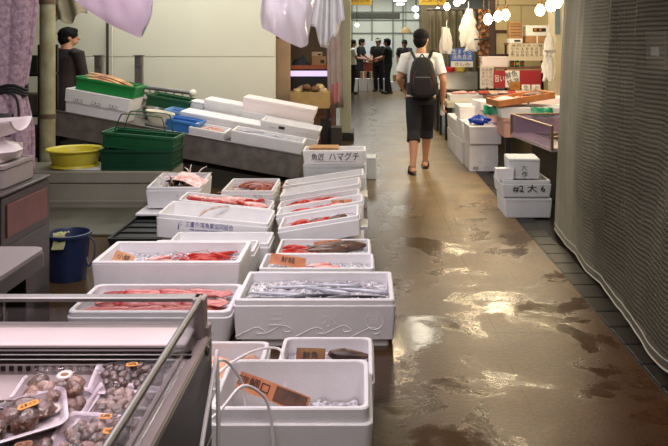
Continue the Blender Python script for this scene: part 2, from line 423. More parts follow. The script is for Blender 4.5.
def squid(M, label, group=None, key='squid', m=None):
    if key in FISHPROTO: return dup(FISHPROTO[key], M, label, group)
    m = m or SQUIDRED
    t = thing('squid', label, 'squid', M, group)
    bm = B(); L = 0.26; n = 12
    loft(bm, [[(x*L, math.cos(2*PI*i/n)*0.034*k, 0.022+math.sin(2*PI*i/n)*0.022*k) for i in range(n)] for x, k in [(-0.5, 0.05), (-0.42, 0.3), (-0.25, 0.65), (0, 0.92), (0.25, 1.0), (0.42, 0.95), (0.5, 0.7)]])
    obj('mantle', bm, m, t)
    bm = B(); q = [(-0.52*L, 0), (-0.36*L, 0.062), (-0.12*L, 0.03), (-0.12*L, -0.03), (-0.36*L, -0.062)]
    loft(bm, [[(x, y, 0.024) for x, y in q], [(x, y, 0.028) for x, y in q]]); obj('fin', bm, m, t)
    bm = B(); ball(bm, (0.55*L, 0, 0.02), (0.03, 0.024, 0.018)); obj('head', bm, m, t)
    rnd = random.Random(3)
    bm = B()
    for k in range(8):
        a = (k-3.5)*0.13
        tube(bm, spline([(0.6*L, a*0.06, 0.02), (0.6*L+0.05, a*0.09+rnd.uniform(-.01, .01), 0.016), (0.6*L+0.11, a*0.14+rnd.uniform(-.02, .02), 0.008)], 4), [0.007, 0.0065, 0.006, 0.0055, 0.005, 0.004, 0.0035, 0.003, 0.002], 6)
    obj('tentacles', bm, m, t)
    FISHPROTO[key] = t
    return t
def shrimp(M, label, group=None, key='shrimp', m=None, s=1.0):
    if key in FISHPROTO: return dup(FISHPROTO[key], M, label, group)
    m = m or SHRIMPRED
    t = thing('shrimp', label, 'shrimp', M, group)
    pts = spline([(0.075*s, 0, 0.012), (0.04*s, 0.012*s, 0.02), (0, 0.016*s, 0.022), (-0.04*s, 0.008*s, 0.02), (-0.07*s, -0.014*s, 0.015)], 5); n = len(pts)
    bm = B(); tube(bm, pts, [s*(0.004+0.011*math.sin(PI*min(1, (i+1)/(n)*0.9+0.05))**0.7)*(1.0 if i % 3 else 0.9) for i in range(n)], 8)
    obj('body', bm, m, t, sharp=25)
    bm = B(); e = pts[-1]
    for a in (-0.5, 0, 0.5): tube(bm, [e, e+Vector((-0.025*s*math.cos(a), -0.025*s*math.sin(a)-0.012*s, 0.002))], [0.005*s, 0.003*s], 5, flat=0.4)
    obj('tail_fan', bm, m, t)
    bm = B()
    for a in (-0.25, 0.3): tube(bm, spline([pts[0], pts[0]+Vector((0.05*s, 0.04*a, 0.012)), pts[0]+Vector((0.11*s, 0.25*a*s, 0.004))], 4), 0.0014, 4)
    obj('antennae', bm, m, t)
    FISHPROTO[key] = t
    return t
SHELLM = mat('brown_shell', (176, 142, 120), 0.2, col2=(92, 58, 46), var=0.5, vscale=38, coat=0.7, rand=.55, bump=.7, bscale=90)
SHELLM2 = mat('grey_shell', (182, 156, 142), 0.2, col2=(88, 64, 56), var=0.5, vscale=45, coat=0.7, rand=.65, bump=.7, bscale=110)
SHELLM3 = mat('dark_mussel_shell', (122, 86, 70), 0.18, col2=(50, 34, 32), var=0.5, vscale=30, coat=0.8, rand=.55, bump=.7, bscale=80)
def clam(M, label, group, key, m, size):
    """two domed ribbed valves meeting at the rim"""
    if key in FISHPROTO:
        o = FISHPROTO[key].copy(); COL.objects.link(o); o.matrix_basis = M
        return tag(o, label, 'clam', group)
    bm = B(); nr, na = 7, 22
    for sgn in (1, -1):
        vs = []
        for i in range(nr+1):
            k = i/nr; ring = []
            for j in range(na):
                a = 2*PI*j/na; rr = size*0.5*k*(1+0.12*math.cos(a))
                x = rr*math.cos(a) - size*0.18*(1-k); y = rr*math.sin(a)*0.82
                zz = size*0.27*(1-k**2.2)**0.75*(1+0.06*math.sin(i*2.6)) + 0.0004
                ring.append((x, y, sgn*zz + size*0.27))
            vs.append(ring)
        loft(bm, vs[1:], True, False)
    o = obj('clam', bm, m, None, M, 60); FISHPROTO[key] = o
    return tag(o, label, 'clam', group)
CARDM = mat('orange_price_card', (226, 158, 104), 0.55, col2=(178, 98, 60), var=0.3, vscale=7)
CARDG = mat('olive_price_card', (150, 118, 56), 0.55, col2=(112, 62, 30), var=0.3, vscale=9)
CARDP = mat('pale_price_card', (222, 178, 132), 0.6, col2=(196, 132, 88), var=0.3, vscale=9)
def price_card(M, w, h, label, m, words=None, size=0.04, tx=0.0):
    """thin card standing in XZ, facing -Y, with a slight curl"""
    t = thing('price_card', label, 'card', M)
    bm = B(); n = 8
    f = lambda x: 0.03*w*(2*x/w)**2
    loft(bm, [[(-w/2+w*i/n, f(-w/2+w*i/n)+o, 0) for i in range(n+1)] + [(-w/2+w*i/n, f(-w/2+w*i/n)+o+0.0015, 0) for i in range(n, -1, -1)] for o in (0,)] +
         [[(-w/2+w*i/n, f(-w/2+w*i/n), h) for i in range(n+1)] + [(-w/2+w*i/n, f(-w/2+w*i/n)+0.0015, h) for i in range(n, -1, -1)]])
    obj('card_sheet', bm, m, t)
    if words: text('lettering', words, size, INK, t, T(tx, -0.0012, h/2) @ FRONT)
    return t
rnd = random.Random(11)
def bx(Xl, Xr, Yf, Yr, ztop, h, ry=0, rx=0):
    """matrix of a box whose rim centre is at ztop; rolled about Y by ry degrees"""
    return T((Xl+Xr)/2, (Yf+Yr)/2, ztop) @ RY(ry) @ RX(rx) @ T(0, 0, -h), Xr-Xl, Yr-Yf
# 1 front box with hose and big card
M1, w, d = bx(-.533, .03, 2.6, 3.03, .36, .36)
foam_box(M1, w, d, .36, 'deep white foam box with hoses over its rim, nearest in the rows', wall=.03, rim_h=.05, step=.012, r=.03)
ice(M1 @ T(0, 0, .207), w-.085, d-.085, 0, 'crushed ice heaped in the foam box with the hoses', .02, 260, 1, x0=-.03, x1=.23)
bm = B(); rbox(bm, w-.10, d-.10, .165, .02, M=T(0, 0, .024)); 
tag(obj('icy_water', bm, mat('icy_water', (176, 170, 168), 0.12, var=0.1, vscale=6), None, M1), 'cloudy water filling the foam box with the hoses', 'water', kind='stuff')
pc = price_card(M1 @ T(-.075, -.01, .325) @ RY(21) @ RX(-38) @ T(0, 0, -.03), .27, .062, 'long orange card with brush lettering leaning in the box with hoses', CARDM, '旅鯛口', .042, -.075)
bm = B(); box(bm, .005, .125, -.0035, -.0005, .006, .056, c=.0005); obj('printed_patch', bm, mat('dark_brown_print', (104, 62, 44), .5, var=.5, vscale=30, col2=(70, 40, 30)), pc)
# 2 and 3 behind it
M2, w, d = bx(-.363, .043, 3.08, 3.5, .265, .265)
foam_box(M2, w, d, .265, 'white foam box with olive card on ice behind the hose box', r=.03)
ice(M2 @ T(0, 0, .2), w-.06, d-.06, 0, 'crushed ice in the box with the olive card', .012, 150, 2)
price_card(M2 @ T(-.07, .03, .215) @ RZ(-4) @ RX(-32), .125, .065, 'olive brown card with red lettering stuck upright in ice', CARDG, '鮮魚', .035)
fish('dark', M2 @ T(.10, .09, .205) @ RZ(172) @ S(.55, .8, .8), 'brown fish lying beside the olive card')
M3, w, d = bx(-.79, -.415, 3.08, 3.5, .246, .246)
foam_box(M3, w, d, .246, 'white foam box of orange flatfish beside the glass case', r=.03)
ice(M3 @ T(0, 0, .17), w-.06, d-.06, 0, 'crushed ice under the orange seafood', .012, 120, 3)
FISHPROTO['flat'] = None
def flatfish(M, label, group=None):
    t = thing('flatfish', label, 'fish', M, group)
    bm = B(); n = 20
    loft(bm, [[(math.cos(2*PI*i/n)*.10*k, math.sin(2*PI*i/n)*.062*k, z) for i in range(n)] for k, z in ((.6, 0), (1, .006), (.8, .02), (.3, .03))]); obj('body', bm, ORANGEFISH, t)
    bm = B(); q = [(-.09, .012), (-.14, .035), (-.135, 0), (-.14, -.035), (-.09, -.012)]
    loft(bm, [[(x, y, .008) for x, y in q], [(x, y, .012) for x, y in q]]); obj('tail_fin', bm, ORANGEFISH, t)
    return t
for i, (x, y, a) in enumerate(((-.05, .09, 170), (-.02, 0, 10), (-.03, -.1, 190))):
    flatfish(M3 @ T(x, y, .18) @ RZ(a) @ RX(-8), ('orange flatfish furthest back in its box', 'orange flatfish in the middle of its box', 'orange flatfish nearest the front of its box')[i], 'orange flatfish')
bm = B(); n = 28
loft(bm, [[(math.cos(2*PI*i/n)*.045*k*(1+.03*math.cos(i*PI)), math.sin(2*PI*i/n)*.04*k*(1+.03*math.cos(i*PI)), z) for i in range(n)] for k, z in ((.9, 0), (1, .004), (.8, .016), (.4, .024), (.1, .027))])
tag(obj('scallop', bm, mat('scallop_shell', (206, 172, 148), 0.4, col2=(160, 110, 84), var=0.3, vscale=30), None, M3 @ T(.105, .1, .195) @ RX(14)), 'ribbed scallop shell lying on ice by the orange flatfish', 'shell')
# 4 big embossed box
M4, w, d = bx(-.678, .165, 4.04, 4.55, .248, .248)
b4 = foam_box(M4, w, d, .248, 'widest white foam box with raised wave emblem on its front', foot=.12, taper=.975, wall=.03, r=.015)
for s, x in (('三', -.20), ('水', .08)): text('raised_lettering', s, .085, FOAM, b4, T(x, -d/2+.004, .14) @ FRONT, .003)
bm = B()
tube(bm, [(.31+.047*math.cos(a*PI/16), -d/2+.004, .14+.047*math.sin(a*PI/16)) for a in range(33)], .0035, 6); obj('raised_ring', bm, FOAM, b4)
text('raised_lettering', '魚', .06, FOAM, b4, T(.31, -d/2+.004, .14) @ FRONT, .003)
bm = B()
for x0, z0 in ((-.36, .075), (-.22, .085), (-.05, .075), (.09, .085), (.24, .075)):
    tube(bm, spline([(x0-.05, -d/2+.006, z0-.02), (x0, -d/2+.005, z0+.005), (x0+.06, -d/2+.005, z0+.03), (x0+.1, -d/2+.005, z0+.005), (x0+.065, -d/2+.005, z0-.005), (x0+.06, -d/2+.005, z0+.008)], 6), .0032, 6)
obj('raised_waves', bm, FOAM, b4)
ice(M4 @ T(0, 0, .20), w-.07, d-.07, 0, 'crushed ice in the widest foam box', .013, 330, 4)
spots = [(-.26, -.12, 6), (-.22, -.03, -8), (-.12, .09, 4), (-.02, -.07, 10), (.03, .04, -22), (.08, .12, -4), (.2, -.09, 8), (.24, .03, -14), (-.05, -.14, 0)]
for i, (x, y, a) in enumerate(spots):
    fish('slim', M4 @ T(x, y, .190) @ RZ(a + (180 if i % 3 == 0 else 0)), 'slender silver fish with dark back on ice in the widest box', 'slender silver fish in the widest box')
# 5 red squid
M5, w, d = bx(-1.55, -.69, 4.04, 4.52, .186, .186)
foam_box(M5, w, d, .186, 'wide white foam box full of red squid behind the glass case', wall=.03, r=.04)
ice(M5 @ T(0, 0, .128), w-.075, d-.075, 0, 'crushed ice under the red squid', .012, 260, 5)
i = 0
for x in (-.17, .0, .17):
    for y in (-.13, -.05, .04, .12):
        squid(M5 @ T(x+rnd.uniform(-.02, .02)+(.08 if i % 2 else -.08), y, .128+.012*(i % 2)) @ RZ(rnd.uniform(-9, 9)+(180 if i % 2 else 0)) @ S(1.0, 1.1, 1.1), 'red squid laid lengthwise in the wide box behind the glass case', 'red squid'); i += 1
# 6 shrimp on ice with card
M6, w, d = bx(-1.61, -.73, 4.6, 5.08, .287, .287)
foam_box(M6, w, d, .287, 'wide white foam box with pale card and red shrimp on ice', wall=.03, r=.015, rim_h=.015, step=.001)
ice(M6 @ T(0, 0, .215), w-.075, d-.075, 0, 'crushed ice in the box with the pale card and shrimp', .014, 330, 6)
for i in range(9):
    shrimp(M6 @ T(.17+rnd.uniform(-.11, .10), rnd.uniform(-.1, .12), .215) @ RZ(180+rnd.uniform(-40, 40)) @ S(1.15, 1.15, 1.15), 'bright red shrimp on ice in the box with the pale card', 'shrimp in the box with the pale card')
for i, (x, y) in enumerate(((-.12, .05), (-.02, -.03))):
    fish('small_red', M6 @ T(x, y, .212) @ RZ(20-60*i), ('small pink fish half sunk in ice near the pale card', 'small pink fish between the shrimp and the pale card')[i])
price_card(M6 @ T(-.33, -.03, .225) @ RZ(-12) @ RY(14) @ RX(-40), .13, .065, 'pale card with brush lettering on ice near the blue bucket', CARDP, '小鯛', .04)
# two boxes behind it
Mg1, w, d = bx(-1.44, -.72, 5.12, 5.42, .21, .21); foam_box(Mg1, w, d, .21, 'empty white foam box directly behind the red shrimp box', r=.02)
Mg2, w, d = bx(-1.386, -.66, 5.45, 5.79, .175, .175); foam_box(Mg2, w, d, .175, 'low empty white foam box in front of the blue lettering', r=.02)
# 7, 8 in the aisle-side row
M7, w, d = bx(-.655, .067, 4.8, 5.15, .19, .19); foam_box(M7, w, d, .19, 'white foam box with orange card leaning at its end, behind the widest box')
ice(M7 @ T(0, 0, .13), w-.06, d-.06, 0, 'crushed ice beside the leaning orange card', .012, 180, 7)
price_card(M7 @ T(-.2, .02, .15) @ RY(9) @ RX(-35), .23, .07, 'orange card leaning on ice behind the widest box', CARDM, '鮮鯛', .045)
for i, x in enumerate((.0, .06, -.06)): fish('small_red', M7 @ T(x, .06-.05*i, .128) @ RZ(15-20*i), ('small red fish furthest back behind the widest box', 'small red fish between two others behind the widest box', 'small red fish close to the leaning orange card')[i])
M8, w, d = bx(-.6, .05, 5.2, 5.6, .172, .172); foam_box(M8, w, d, .172, 'white foam box with one big brown fish across it')
ice(M8 @ T(0, 0, .115), w-.06, d-.06, 0, 'crushed ice under the big brown fish', .012, 180, 8)
fish('dark', M8 @ T(.09, .07, .12) @ RZ(8) @ S(1.15, 1.3, 1.1), 'big brown fish lying across its white foam box')
fish('dark', M8 @ T(.02, 0, .115) @ RZ(12) @ S(.9, 1, 1), 'smaller brown fish lying along the big brown fish')
price_card(M8 @ T(.02, .12, .13) @ RY(-6) @ RX(-30), .2, .05, 'orange card behind the big brown fish', CARDM, '大漁', .035)
for i in range(6): shrimp(M8 @ T(-.2+rnd.uniform(-.06, .09), rnd.uniform(-.08, .12), .115) @ RZ(rnd.uniform(-50, 50)), 'red shrimp at the end of the box with the big brown fish', 'shrimp beside the big brown fish')
# rolled boxes of the aisle-side row, the aisle end raised on a support box
rolled = [(-.643, -.03, 5.7, 6.1, .267, .15, -9.5, 'tilted white foam box nearest the big brown fish'),
          (-.715, 0, 6.2, 6.5, .263, .15, -9.5, 'tilted white foam box with card, second from the big brown fish'),
          (-.745, -.03, 6.56, 6.86, .24, .15, -9.5, 'tilted white foam box of red fish in the middle of five'),
          (-.766, -.03, 6.95, 7.3, .262, .15, -9, 'empty tilted white foam box, fourth from the big brown fish'),
          (-.787, .005, 7.4, 7.75, .268, .15, -8.4, 'tilted white foam box furthest from the viewer, by the lettered box')]
RM = []
for i, (a, b_, c, e, zt, h, ry, lb) in enumerate(rolled):
    Mr, w, d = bx(a, b_, c, e, zt, h, ry); RM.append((Mr, w, d))
    foam_box(Mr, w, d, h, lb, 'tilted boxes along the aisle', r=.015)
    xa = (a+b_)/2+.09; sh = zt-h+.07*math.tan(R(-ry))-.012
    foam_box(T((xa+b_+.03)/2, (c+e)/2, 0), b_+.03-xa, e-c-.02, sh, 'low white foam box under ' + ('the nearest', 'the second', 'the third', 'the fourth', 'the furthest')[i] + ' tilted box', 'support boxes under the tilted boxes', r=.015, closed=True, rim_h=.025)
for i, (k, nsh, nf) in enumerate(((0, 5, 2), (1, 8, 2), (2, 10, 3), (4, 0, 2))):
    Mr, w, d = RM[k]
    if k != 4: ice(Mr @ T(0, 0, .085), w-.06, d-.06, 0, ('crushed ice in the nearest tilted box', 'crushed ice in the second tilted box', 'crushed ice in the third tilted box')[k], .012, 130, 20+k)
    who = ('nearest', 'second', 'third', '', 'furthest')[k]
    for q in range(nsh): shrimp(Mr @ T(rnd.uniform(-.2, .1), rnd.uniform(-.08, .1), .09) @ RZ(rnd.uniform(-60, 60)) @ S(1.2, 1.2, 1.2), 'red shrimp on ice in the %s tilted box' % who, 'shrimp in the %s tilted box' % who)
    for q in range(nf): fish('dark' if k in (4, 0) else 'bream', Mr @ T(.1-.16*q, .02, (.03 if k == 4 else .088)) @ RZ(10-16*q) @ S(.6, .7, .7), '%s fish in the %s tilted box' % ('brown' if k in (4, 0) else 'pinkish red', who), 'fish in the %s tilted box' % who)
price_card(RM[1][0] @ T(.17, .03, .1) @ RY(6) @ RX(-35), .17, .055, 'orange card leaning in the second tilted box', CARDM, '鯛', .04)
# box K with blue lettering
Mk, w, d = bx(-1.56, -.71, 5.85, 6.33, .258, .18, 5.3)
bk = foam_box(Mk, w, d, .18, 'tilted white foam box with blue printed lettering on its front', r=.02, taper=.97)
text('lettering', '三重外湾漁業協同組合', .045, BLUEINK, bk, T(-.02, -d/2+.001, .118) @ RX(2) @ FRONT, .001, stretch=.36)
text('lettering', 'MIE GAIWAN FISHERIES CO-OP', .018, BLUEINK, bk, T(.0, -d/2+.0018, .082) @ RX(2) @ FRONT, .001, stretch=.33)
bm = B()
for a in (((-.25, .13), (-.222, .13)), ((-.25, .13), (-.25, .075)), ((-.24, .11), (-.222, .115))): tube(bm, [(x, -d/2+.002, z) for x, z in a], .004, 4, flat=.3)
obj('printed_mark', bm, BLUEINK, bk)
foam_box(T(-1.36, 6.09, 0), .34, .42, .105, 'low white foam box under the raised end of the lettered box', closed=True, rim_h=.02)
bm = B(); tube(bm, spline([(-.14, -.13, .075), (-.15, -.06, .13), (-.11, .06, .165), (-.02, .16, .182), (.05, .19, .186)], 6), [.016-.0004*i for i in range(25)], 8)
tag(obj('squid_tentacle', bm, PALESQUID, None, Mk), 'pale squid tentacle hanging into the box with blue lettering', 'seafood')
# box L with big red fish
Ml, w, d = bx(-1.537, -.763, 6.4, 6.75, .25, .15, 6)
foam_box(Ml, w, d, .15, 'tilted white foam box heaped with big red fish', r=.015)
ice(Ml @ T(0, 0, .10), w-.06, d-.06, 0, 'crushed ice under the big red fish', .012, 140, 31)
foam_box(T(-1.37, 6.57, 0), .3, .31, .085, 'low white foam box under the heaped red fish', closed=True, rim_h=.02)
for i, (x, y, a) in enumerate(((-.2, -.02, 170), (.02, .04, 8), (.2, -.03, -6), (-.06, -.07, 185), (.12, .09, 172))):
    fish('bream', Ml @ T(x, y, .105+.01*(i % 2)) @ RZ(a), 'big red fish heaped in the tilted box behind the blue lettering', 'big red fish behind the blue lettering')
for i in range(5): shrimp(Ml @ T(rnd.uniform(-.1, .3), rnd.uniform(-.1, .1), .135) @ RZ(rnd.uniform(0, 360)), 'red shrimp lying on the big red fish', 'shrimp on the big red fish')
# box M on a black crate
CRATEM = mat('black_crate', (24, 24, 26), 0.5, var=0.4)
def slat_crate(M, w, d, h, m, label, name='crate', cat='crate', group=None, rows=3, cols=6, handle=None):
    """moulded plastic crate: rim, floor, corner posts and pierced side walls"""
    t = thing(name, label, cat, M, group)
    bm = B(); th = .012
    loft(bm, [rrect(w+.02, d+.02, .02, h-.025), rrect(w+.02, d+.02, .02, h), rrect(w-.02, d-.02, .012, h), rrect(w-.02, d-.02, .012, h-.025), rrect(w+.02, d+.02, .02, h-.025)], False, False)
    obj('rim', bm, m, t)
    bm = B()
    rbox(bm, w*.95, d*.95, .012, .012)
    def wall_(L, P):
        for r_ in range(rows+1):
            z = .006+(h-.03)*r_/rows; k = .95+.05*z/h
            box(bm, -L*k/2, L*k/2, -.006, .006, z-.008 if r_ else 0, z+.010, P @ T(0, 0, 0))
        for c_ in range(cols+1):
            x = L*.95*(-.5+c_/cols); ww = .02 if c_ in (0, cols) else .008
            box(bm, x-ww/2, x+ww/2, -.005, .005, 0, h-.02, P)
    for sgn in (-1, 1):
        wall_(w, T(0, sgn*(d/2-.012)*.97, 0)); wall_(d, T(sgn*(w/2-.012)*.97, 0, 0) @ RZ(90))
    loft(bm, [rrect(w*.93, d*.93, .01, .004), rrect(w*.965, d*.965, .01, h-.012), rrect(w*.945, d*.945, .01, h-.012), rrect(w*.91, d*.91, .01, .008)], False, False)
    obj('basket', bm, m, t)
    if handle:
        for sgn in (-1, 1):
            bm = B(); y = sgn*d*handle[1]
            tube(bm, spline([(-w*.36, y, h-.01), (-w*.30, y, h+handle[0]*.8), (-w*.22, y, h+handle[0]), (w*.22, y, h+handle[0]), (w*.30, y, h+handle[0]*.8), (w*.36, y, h-.01)], 5), .006, 6)
            obj('handle', bm, handle[2] if len(handle) > 2 else m, t)
    return t
t = thing('crate', 'low black plastic crate on the wet floor under the squid box', 'crate', T(-1.7, 6.75, 0))
bm = B(); rbox(bm, .5, 1.6, .06, .02, .008); obj('tray', bm, CRATEM, t)
bm = B(); loft(bm, [rrect(.52, 1.62, .03, .055), rrect(.52, 1.62, .03, .085), rrect(.48, 1.58, .03, .085), rrect(.48, 1.58, .03, .055), rrect(.52, 1.62, .03, .055)], False, False)
for k in range(9): box(bm, -.24, .24, -.72+.18*k-.012, -.72+.18*k+.012, .058, .075)
obj('rim', bm, CRATEM, t)
flat_lid(T(-1.71, 7.05, .09), .5, .75, .022, 'white foam lid lying on the black crate')
Mm, w, d = bx(-1.905, -1.43, 6.8, 7.35, .335, .21, 0, 5)
Mm = T(-1.667, 7.08, .145) @ RX(4)
foam_box(Mm, w, .55, .19, 'white foam box of squid and printed sheets on the black crate', r=.012)
ice(Mm @ T(0, 0, .12), w-.06, .49, 0, 'crushed ice under the printed sheets', .014, 120, 41)
for i, (x, y, a) in enumerate(((-.06, -.06, 80), (.04, .02, 110), (.1, -.08, 60), (-.02, .1, 20))):
    fish('dark', Mm @ T(x, y, .13) @ RZ(a) @ S(.8, .9, 1), 'dark fish under the printed sheets on the black crate', 'dark fish under the printed sheets')
bm = B()
for k, (x, y, dx, dy, zz) in enumerate(((-.05, -.15, -.13, .0, .11), (-.03, -.1, -.1, .1, .12), (.1, .1, .1, .12, .12), (.12, .05, .16, .02, .10), (.05, .15, .0, .1, .13), (.02, -.2, .03, -.1, -.02), (.08, .15, -.1, .12, .1))):
    tube(bm, spline([(x, y, .14), (x+dx*.5, y+dy*.5, .14+zz*.8), (x+dx, y+dy, .14+zz)], 5), [.010-.0007*i for i in range(11)], 6)
tag(obj('squid_arms', bm, PALESQUID, None, Mm), 'pale squid arms sticking up out of the box on the crate', 'seafood', kind='stuff')
SHEET = mat('printed_sheet', (244, 240, 238), 0.6, col2=(222, 140, 136), var=0.3, vscale=16)
for i, (x, y, a, b_) in enumerate(((.0, -.02, 12, -10), (.12, -.12, -14, 12))):
    bm = B(); grid(bm, lambda u, v: ((u-.5)*.27, (v-.5)*.17, .014*math.sin(u*5)), 8, 3)
    tag(obj('printed_sheet', bm, SHEET, None, Mm @ T(x, y, .205+.02*i) @ RZ(a) @ RY(10) @ RX(b_)), ('white and red printed sheet lying deeper in the squid box', 'white and red printed sheet at the squid box corner')[i], 'paper sheet')
# box N of brown shrimp
Mn, w, d = bx(-1.265, -.80, 6.87, 7.5, .27, .27)
foam_box(Mn, w, d, .27, 'white foam box of brownish red lobsters behind the heaped red fish', r=.012)
ice(Mn @ T(0, 0, .2), w-.06, d-.06, 0, 'crushed ice under the brownish red lobsters', .012, 110, 51)
BROWNSHRIMP = mat('brown_shrimp', (172, 84, 66), 0.3, var=0.45, vscale=30)
for i in range(9): shrimp(Mn @ T(rnd.uniform(-.12, .14), rnd.uniform(-.2, .2), .205) @ RZ(rnd.uniform(0, 360)) @ S(1.2, 1.2, 1.2), 'brownish red lobster in the box by the steel counter', 'brownish red lobsters', 'lobster', BROWNSHRIMP, 1.5)
# stack with the black lettering
foam_box(T(-.3, 8.03, 0), .63, .34, .345, 'tall white foam box under the box with black lettering', closed=True, m=FOAM_GREY, rim_h=.04)
bs = foam_box(T(-.3, 8.03, .346), .64, .35, .14, 'white foam box with black brush lettering on its front', m=FOAM, r=.012, rim_h=.012, step=.001)
text('lettering', '魚匠', .075, INK, bs, T(-.165, -.176, .07) @ FRONT, .001, stretch=.13)
text('lettering', 'ハマグチ', .09, INK, bs, T(.1, -.176, .075) @ FRONT, .001, stretch=.30)
bm = B(); tube(bm, [(-.2, -.173, .028), (.21, -.173, .028)], .0025, 4, flat=.4); obj('printed_line', bm, INK, bs)
bm = B(); rbox(bm, .3, .24, .02, .01, M=T(-.13, 0, 0)); 
t = tag(obj('cardboard_sheet', bm, CARD, None, T(-.28, 8.03, .487)), 'folded brown cardboard lying on the box with black lettering', 'cardboard')
foam_box(T(.083, 9.1, 0), .115, .3, .25, 'small white foam box behind the black lettered stack', m=FOAM_GREY, closed=True)
# hoses
HOSE = mat('clear_hose', (240, 234, 234), 0.3, spec=0.6)
for pts, lb in (([(-.57, 2.0, 0), (-.555, 2.07, .2), (-.513, 2.3, .396), (-.45, 2.45, .431), (-.395, 2.53, .470), (-.337, 2.57, .426), (-.312, 2.583, .358), (-.295, 2.583, .2), (-.29, 2.583, 0)], 'clear plastic hose looping over the front rim of the hose box'),
                ([(-.545, 2.3, 0), (-.535, 2.38, .3), (-.508, 2.5, .50), (-.47, 2.58, .535), (-.425, 2.65, .45), (-.41, 2.68, .37), (-.405, 2.68, .25)], 'clear plastic hose dropping into the corner of the hose box'),
                ([(-.565, 2.55, 0), (-.56, 2.6, .25), (-.53, 2.72, .40), (-.446, 2.95, .405), (-.348, 3.05, .39), (-.31, 3.02, .355), (-.305, 2.99, .2)], 'clear plastic hose arching over the back rim of the hose box')):
    bm = B(); tube(bm, spline(pts, 8), .005, 8); tag(obj('hose', bm, HOSE), lb, 'hose')
# ---------------------------------------------------------------- tilted steel fish counter on the left
TILT = 10.3
TR = T(-.657, 8.4, .363) @ RY(TILT)
ct = thing('display_counter', 'tilted stainless steel fish counter carrying foam boxes and crates', 'counter', TR)
bm = B(); box(bm, -2.74, 0, 0, .02, -.27, 0); box(bm, -2.74, 0, .02, 2.4, -.07, -.045); box(bm, -.02, 0, .02, 2.4, -.2, 0); box(bm, -2.74, 0, 2.38, 2.4, -.2, 0)
obj('tray', bm, DULL_STEEL, ct)
bm = B(); box(bm, -2.74, 0, -.012, .0, -.012, .004); obj('edge_trim', bm, STEEL, ct)
bm = B(); Ti = TR.inverted()
loft(bm, [[(-3.3, y, 0), (-.72, y, 0), (-.72, y, .04), (-3.3, y, .50)] for y in (8.47, 10.7)], M=Ti); obj('base', bm, mat('dark_olive_panel', (62, 58, 50), 0.5, 0.2, var=0.3, vscale=3), ct)
def on(px, Y, dz=-.045): return TR @ T((X(px, Y)+.657)/math.cos(R(TILT)), Y-8.4, dz)
# left end: two foam boxes and green basket of tan strips
CBW = on(101, 8.75)
foam_box(CBW, .66, .46, .14, 'lower of two white foam boxes at the raised end of the steel counter', closed=True, r=.01, rim_h=.02)
b2 = foam_box(CBW @ T(.01, 0, .14), .72, .5, .145, 'white foam box with black handwriting under the green basket', closed=True, r=.01, rim_h=.02, taper=.97)
for k, x in enumerate((-.2, 0, .19)):
    strokes('handwriting', [[(x-.06, .03), (x-.04, .055), (x-.03, .03)], [(x-.01, .05), (x-.012, .03)], [(x+.01, .035), (x+.03, .05), (x+.05, .03)], [(x-.06, .02), (x+.05, .018)]], INK, b2, T(0, -.247, .0), .004)
slat_crate(CBW @ T(.06, .0, .286), .66, .42, .14, mat('bright_green_plastic', (26, 132, 62), 0.4), 'bright green basket of tan strips on the handwritten foam box', 'basket', 'basket')
STRIP = mat('dried_fish_strip', (206, 160, 104), 0.6, var=0.3, vscale=15, col2=(150, 92, 60))
for k in range(8):
    bm = B(); a = rnd.uniform(-14, 14)
    tube(bm, spline([(-.24+rnd.uniform(-.02, .08), 0, 0), (0, rnd.uniform(-.02, .02), .02), (.24, 0, -.01)], 5), [.02, .028, .03, .032, .034, .034, .034, .032, .028, .022, .01], 7, flat=.35)
    tag(obj('dried_fish', bm, STRIP if k != 3 else REDFISH, None, CBW @ T(.04, -.12+.035*k, .40+.02*(k % 3)) @ RZ(a) @ RY(6)), 'tan dried fish strip heaped in the bright green basket' if k != 3 else 'reddish fish strip among the tan strips in the green basket', 'fish', 'dried fish strips in the green basket')
# bowls, crates
bm = B(); lathe(bm, [(.10, 0), (.15, .06), (.165, .13), (.175, .132), (.16, .125), (.145, .06), (.095, .008)], 28)
tag(obj('steel_bowl', bm, STEEL, None, on(155, 9.3, -.04)), 'steel bowl on the counter between the baskets', 'bowl')
bm = B(); lathe(bm, [(.11, 0), (.135, .06), (.15, .12), (.16, .122), (.16, .112), (.153, .11), (.143, .113), (.125, .06), (.10, .01)], 28)
tag(obj('white_bowl', bm, mat('cream_plastic', (226, 220, 200), 0.4), None, on(158, 8.62, .03)), 'round cream plastic bowl at the steel counter edge', 'bowl')
bm = B(); lathe(bm, [(.13, 0), (.15, .06), (.13, .075)], 24); tag(obj('dish', bm, mat('grey_dish', (120, 118, 112), .5), None, on(158, 8.62, -.045)), 'grey dish under the cream plastic bowl', 'dish')
slat_crate(on(170, 9.75), .52, .5, .26, GREENP, 'green crate behind the steel bowl on the counter')
slat_crate(on(184, 8.75, -.045), .36, .42, .15, BLUEP, 'blue plastic basket on the steel counter', 'basket', 'basket')
slat_crate(on(183, 9.3, -.045), .38, .42, .17, mat('pale_blue_plastic', (120, 165, 214), .4), 'pale blue basket behind the blue one', 'basket', 'basket')
MR_ = on(210, 8.72); foam_box(MR_, .40, .46, .115, 'small white foam tray of pink prawns on the counter', r=.01, rim_h=.012, step=.001)
ice(MR_ @ T(0, 0, .085), .34, .40, 0, 'crushed ice under the pink prawns', .006, 60, 61)
PINKP = mat('pink_prawn', (232, 178, 166), .3, var=.25, vscale=40)
for i in range(12): shrimp(MR_ @ T(rnd.uniform(-.11, .11), rnd.uniform(-.14, .14), .085) @ RZ(rnd.uniform(0, 360)) @ S(.7, .7, .7), 'pale pink prawn in the small foam tray on the counter', 'pink prawns on the counter', 'prawn', PINKP)
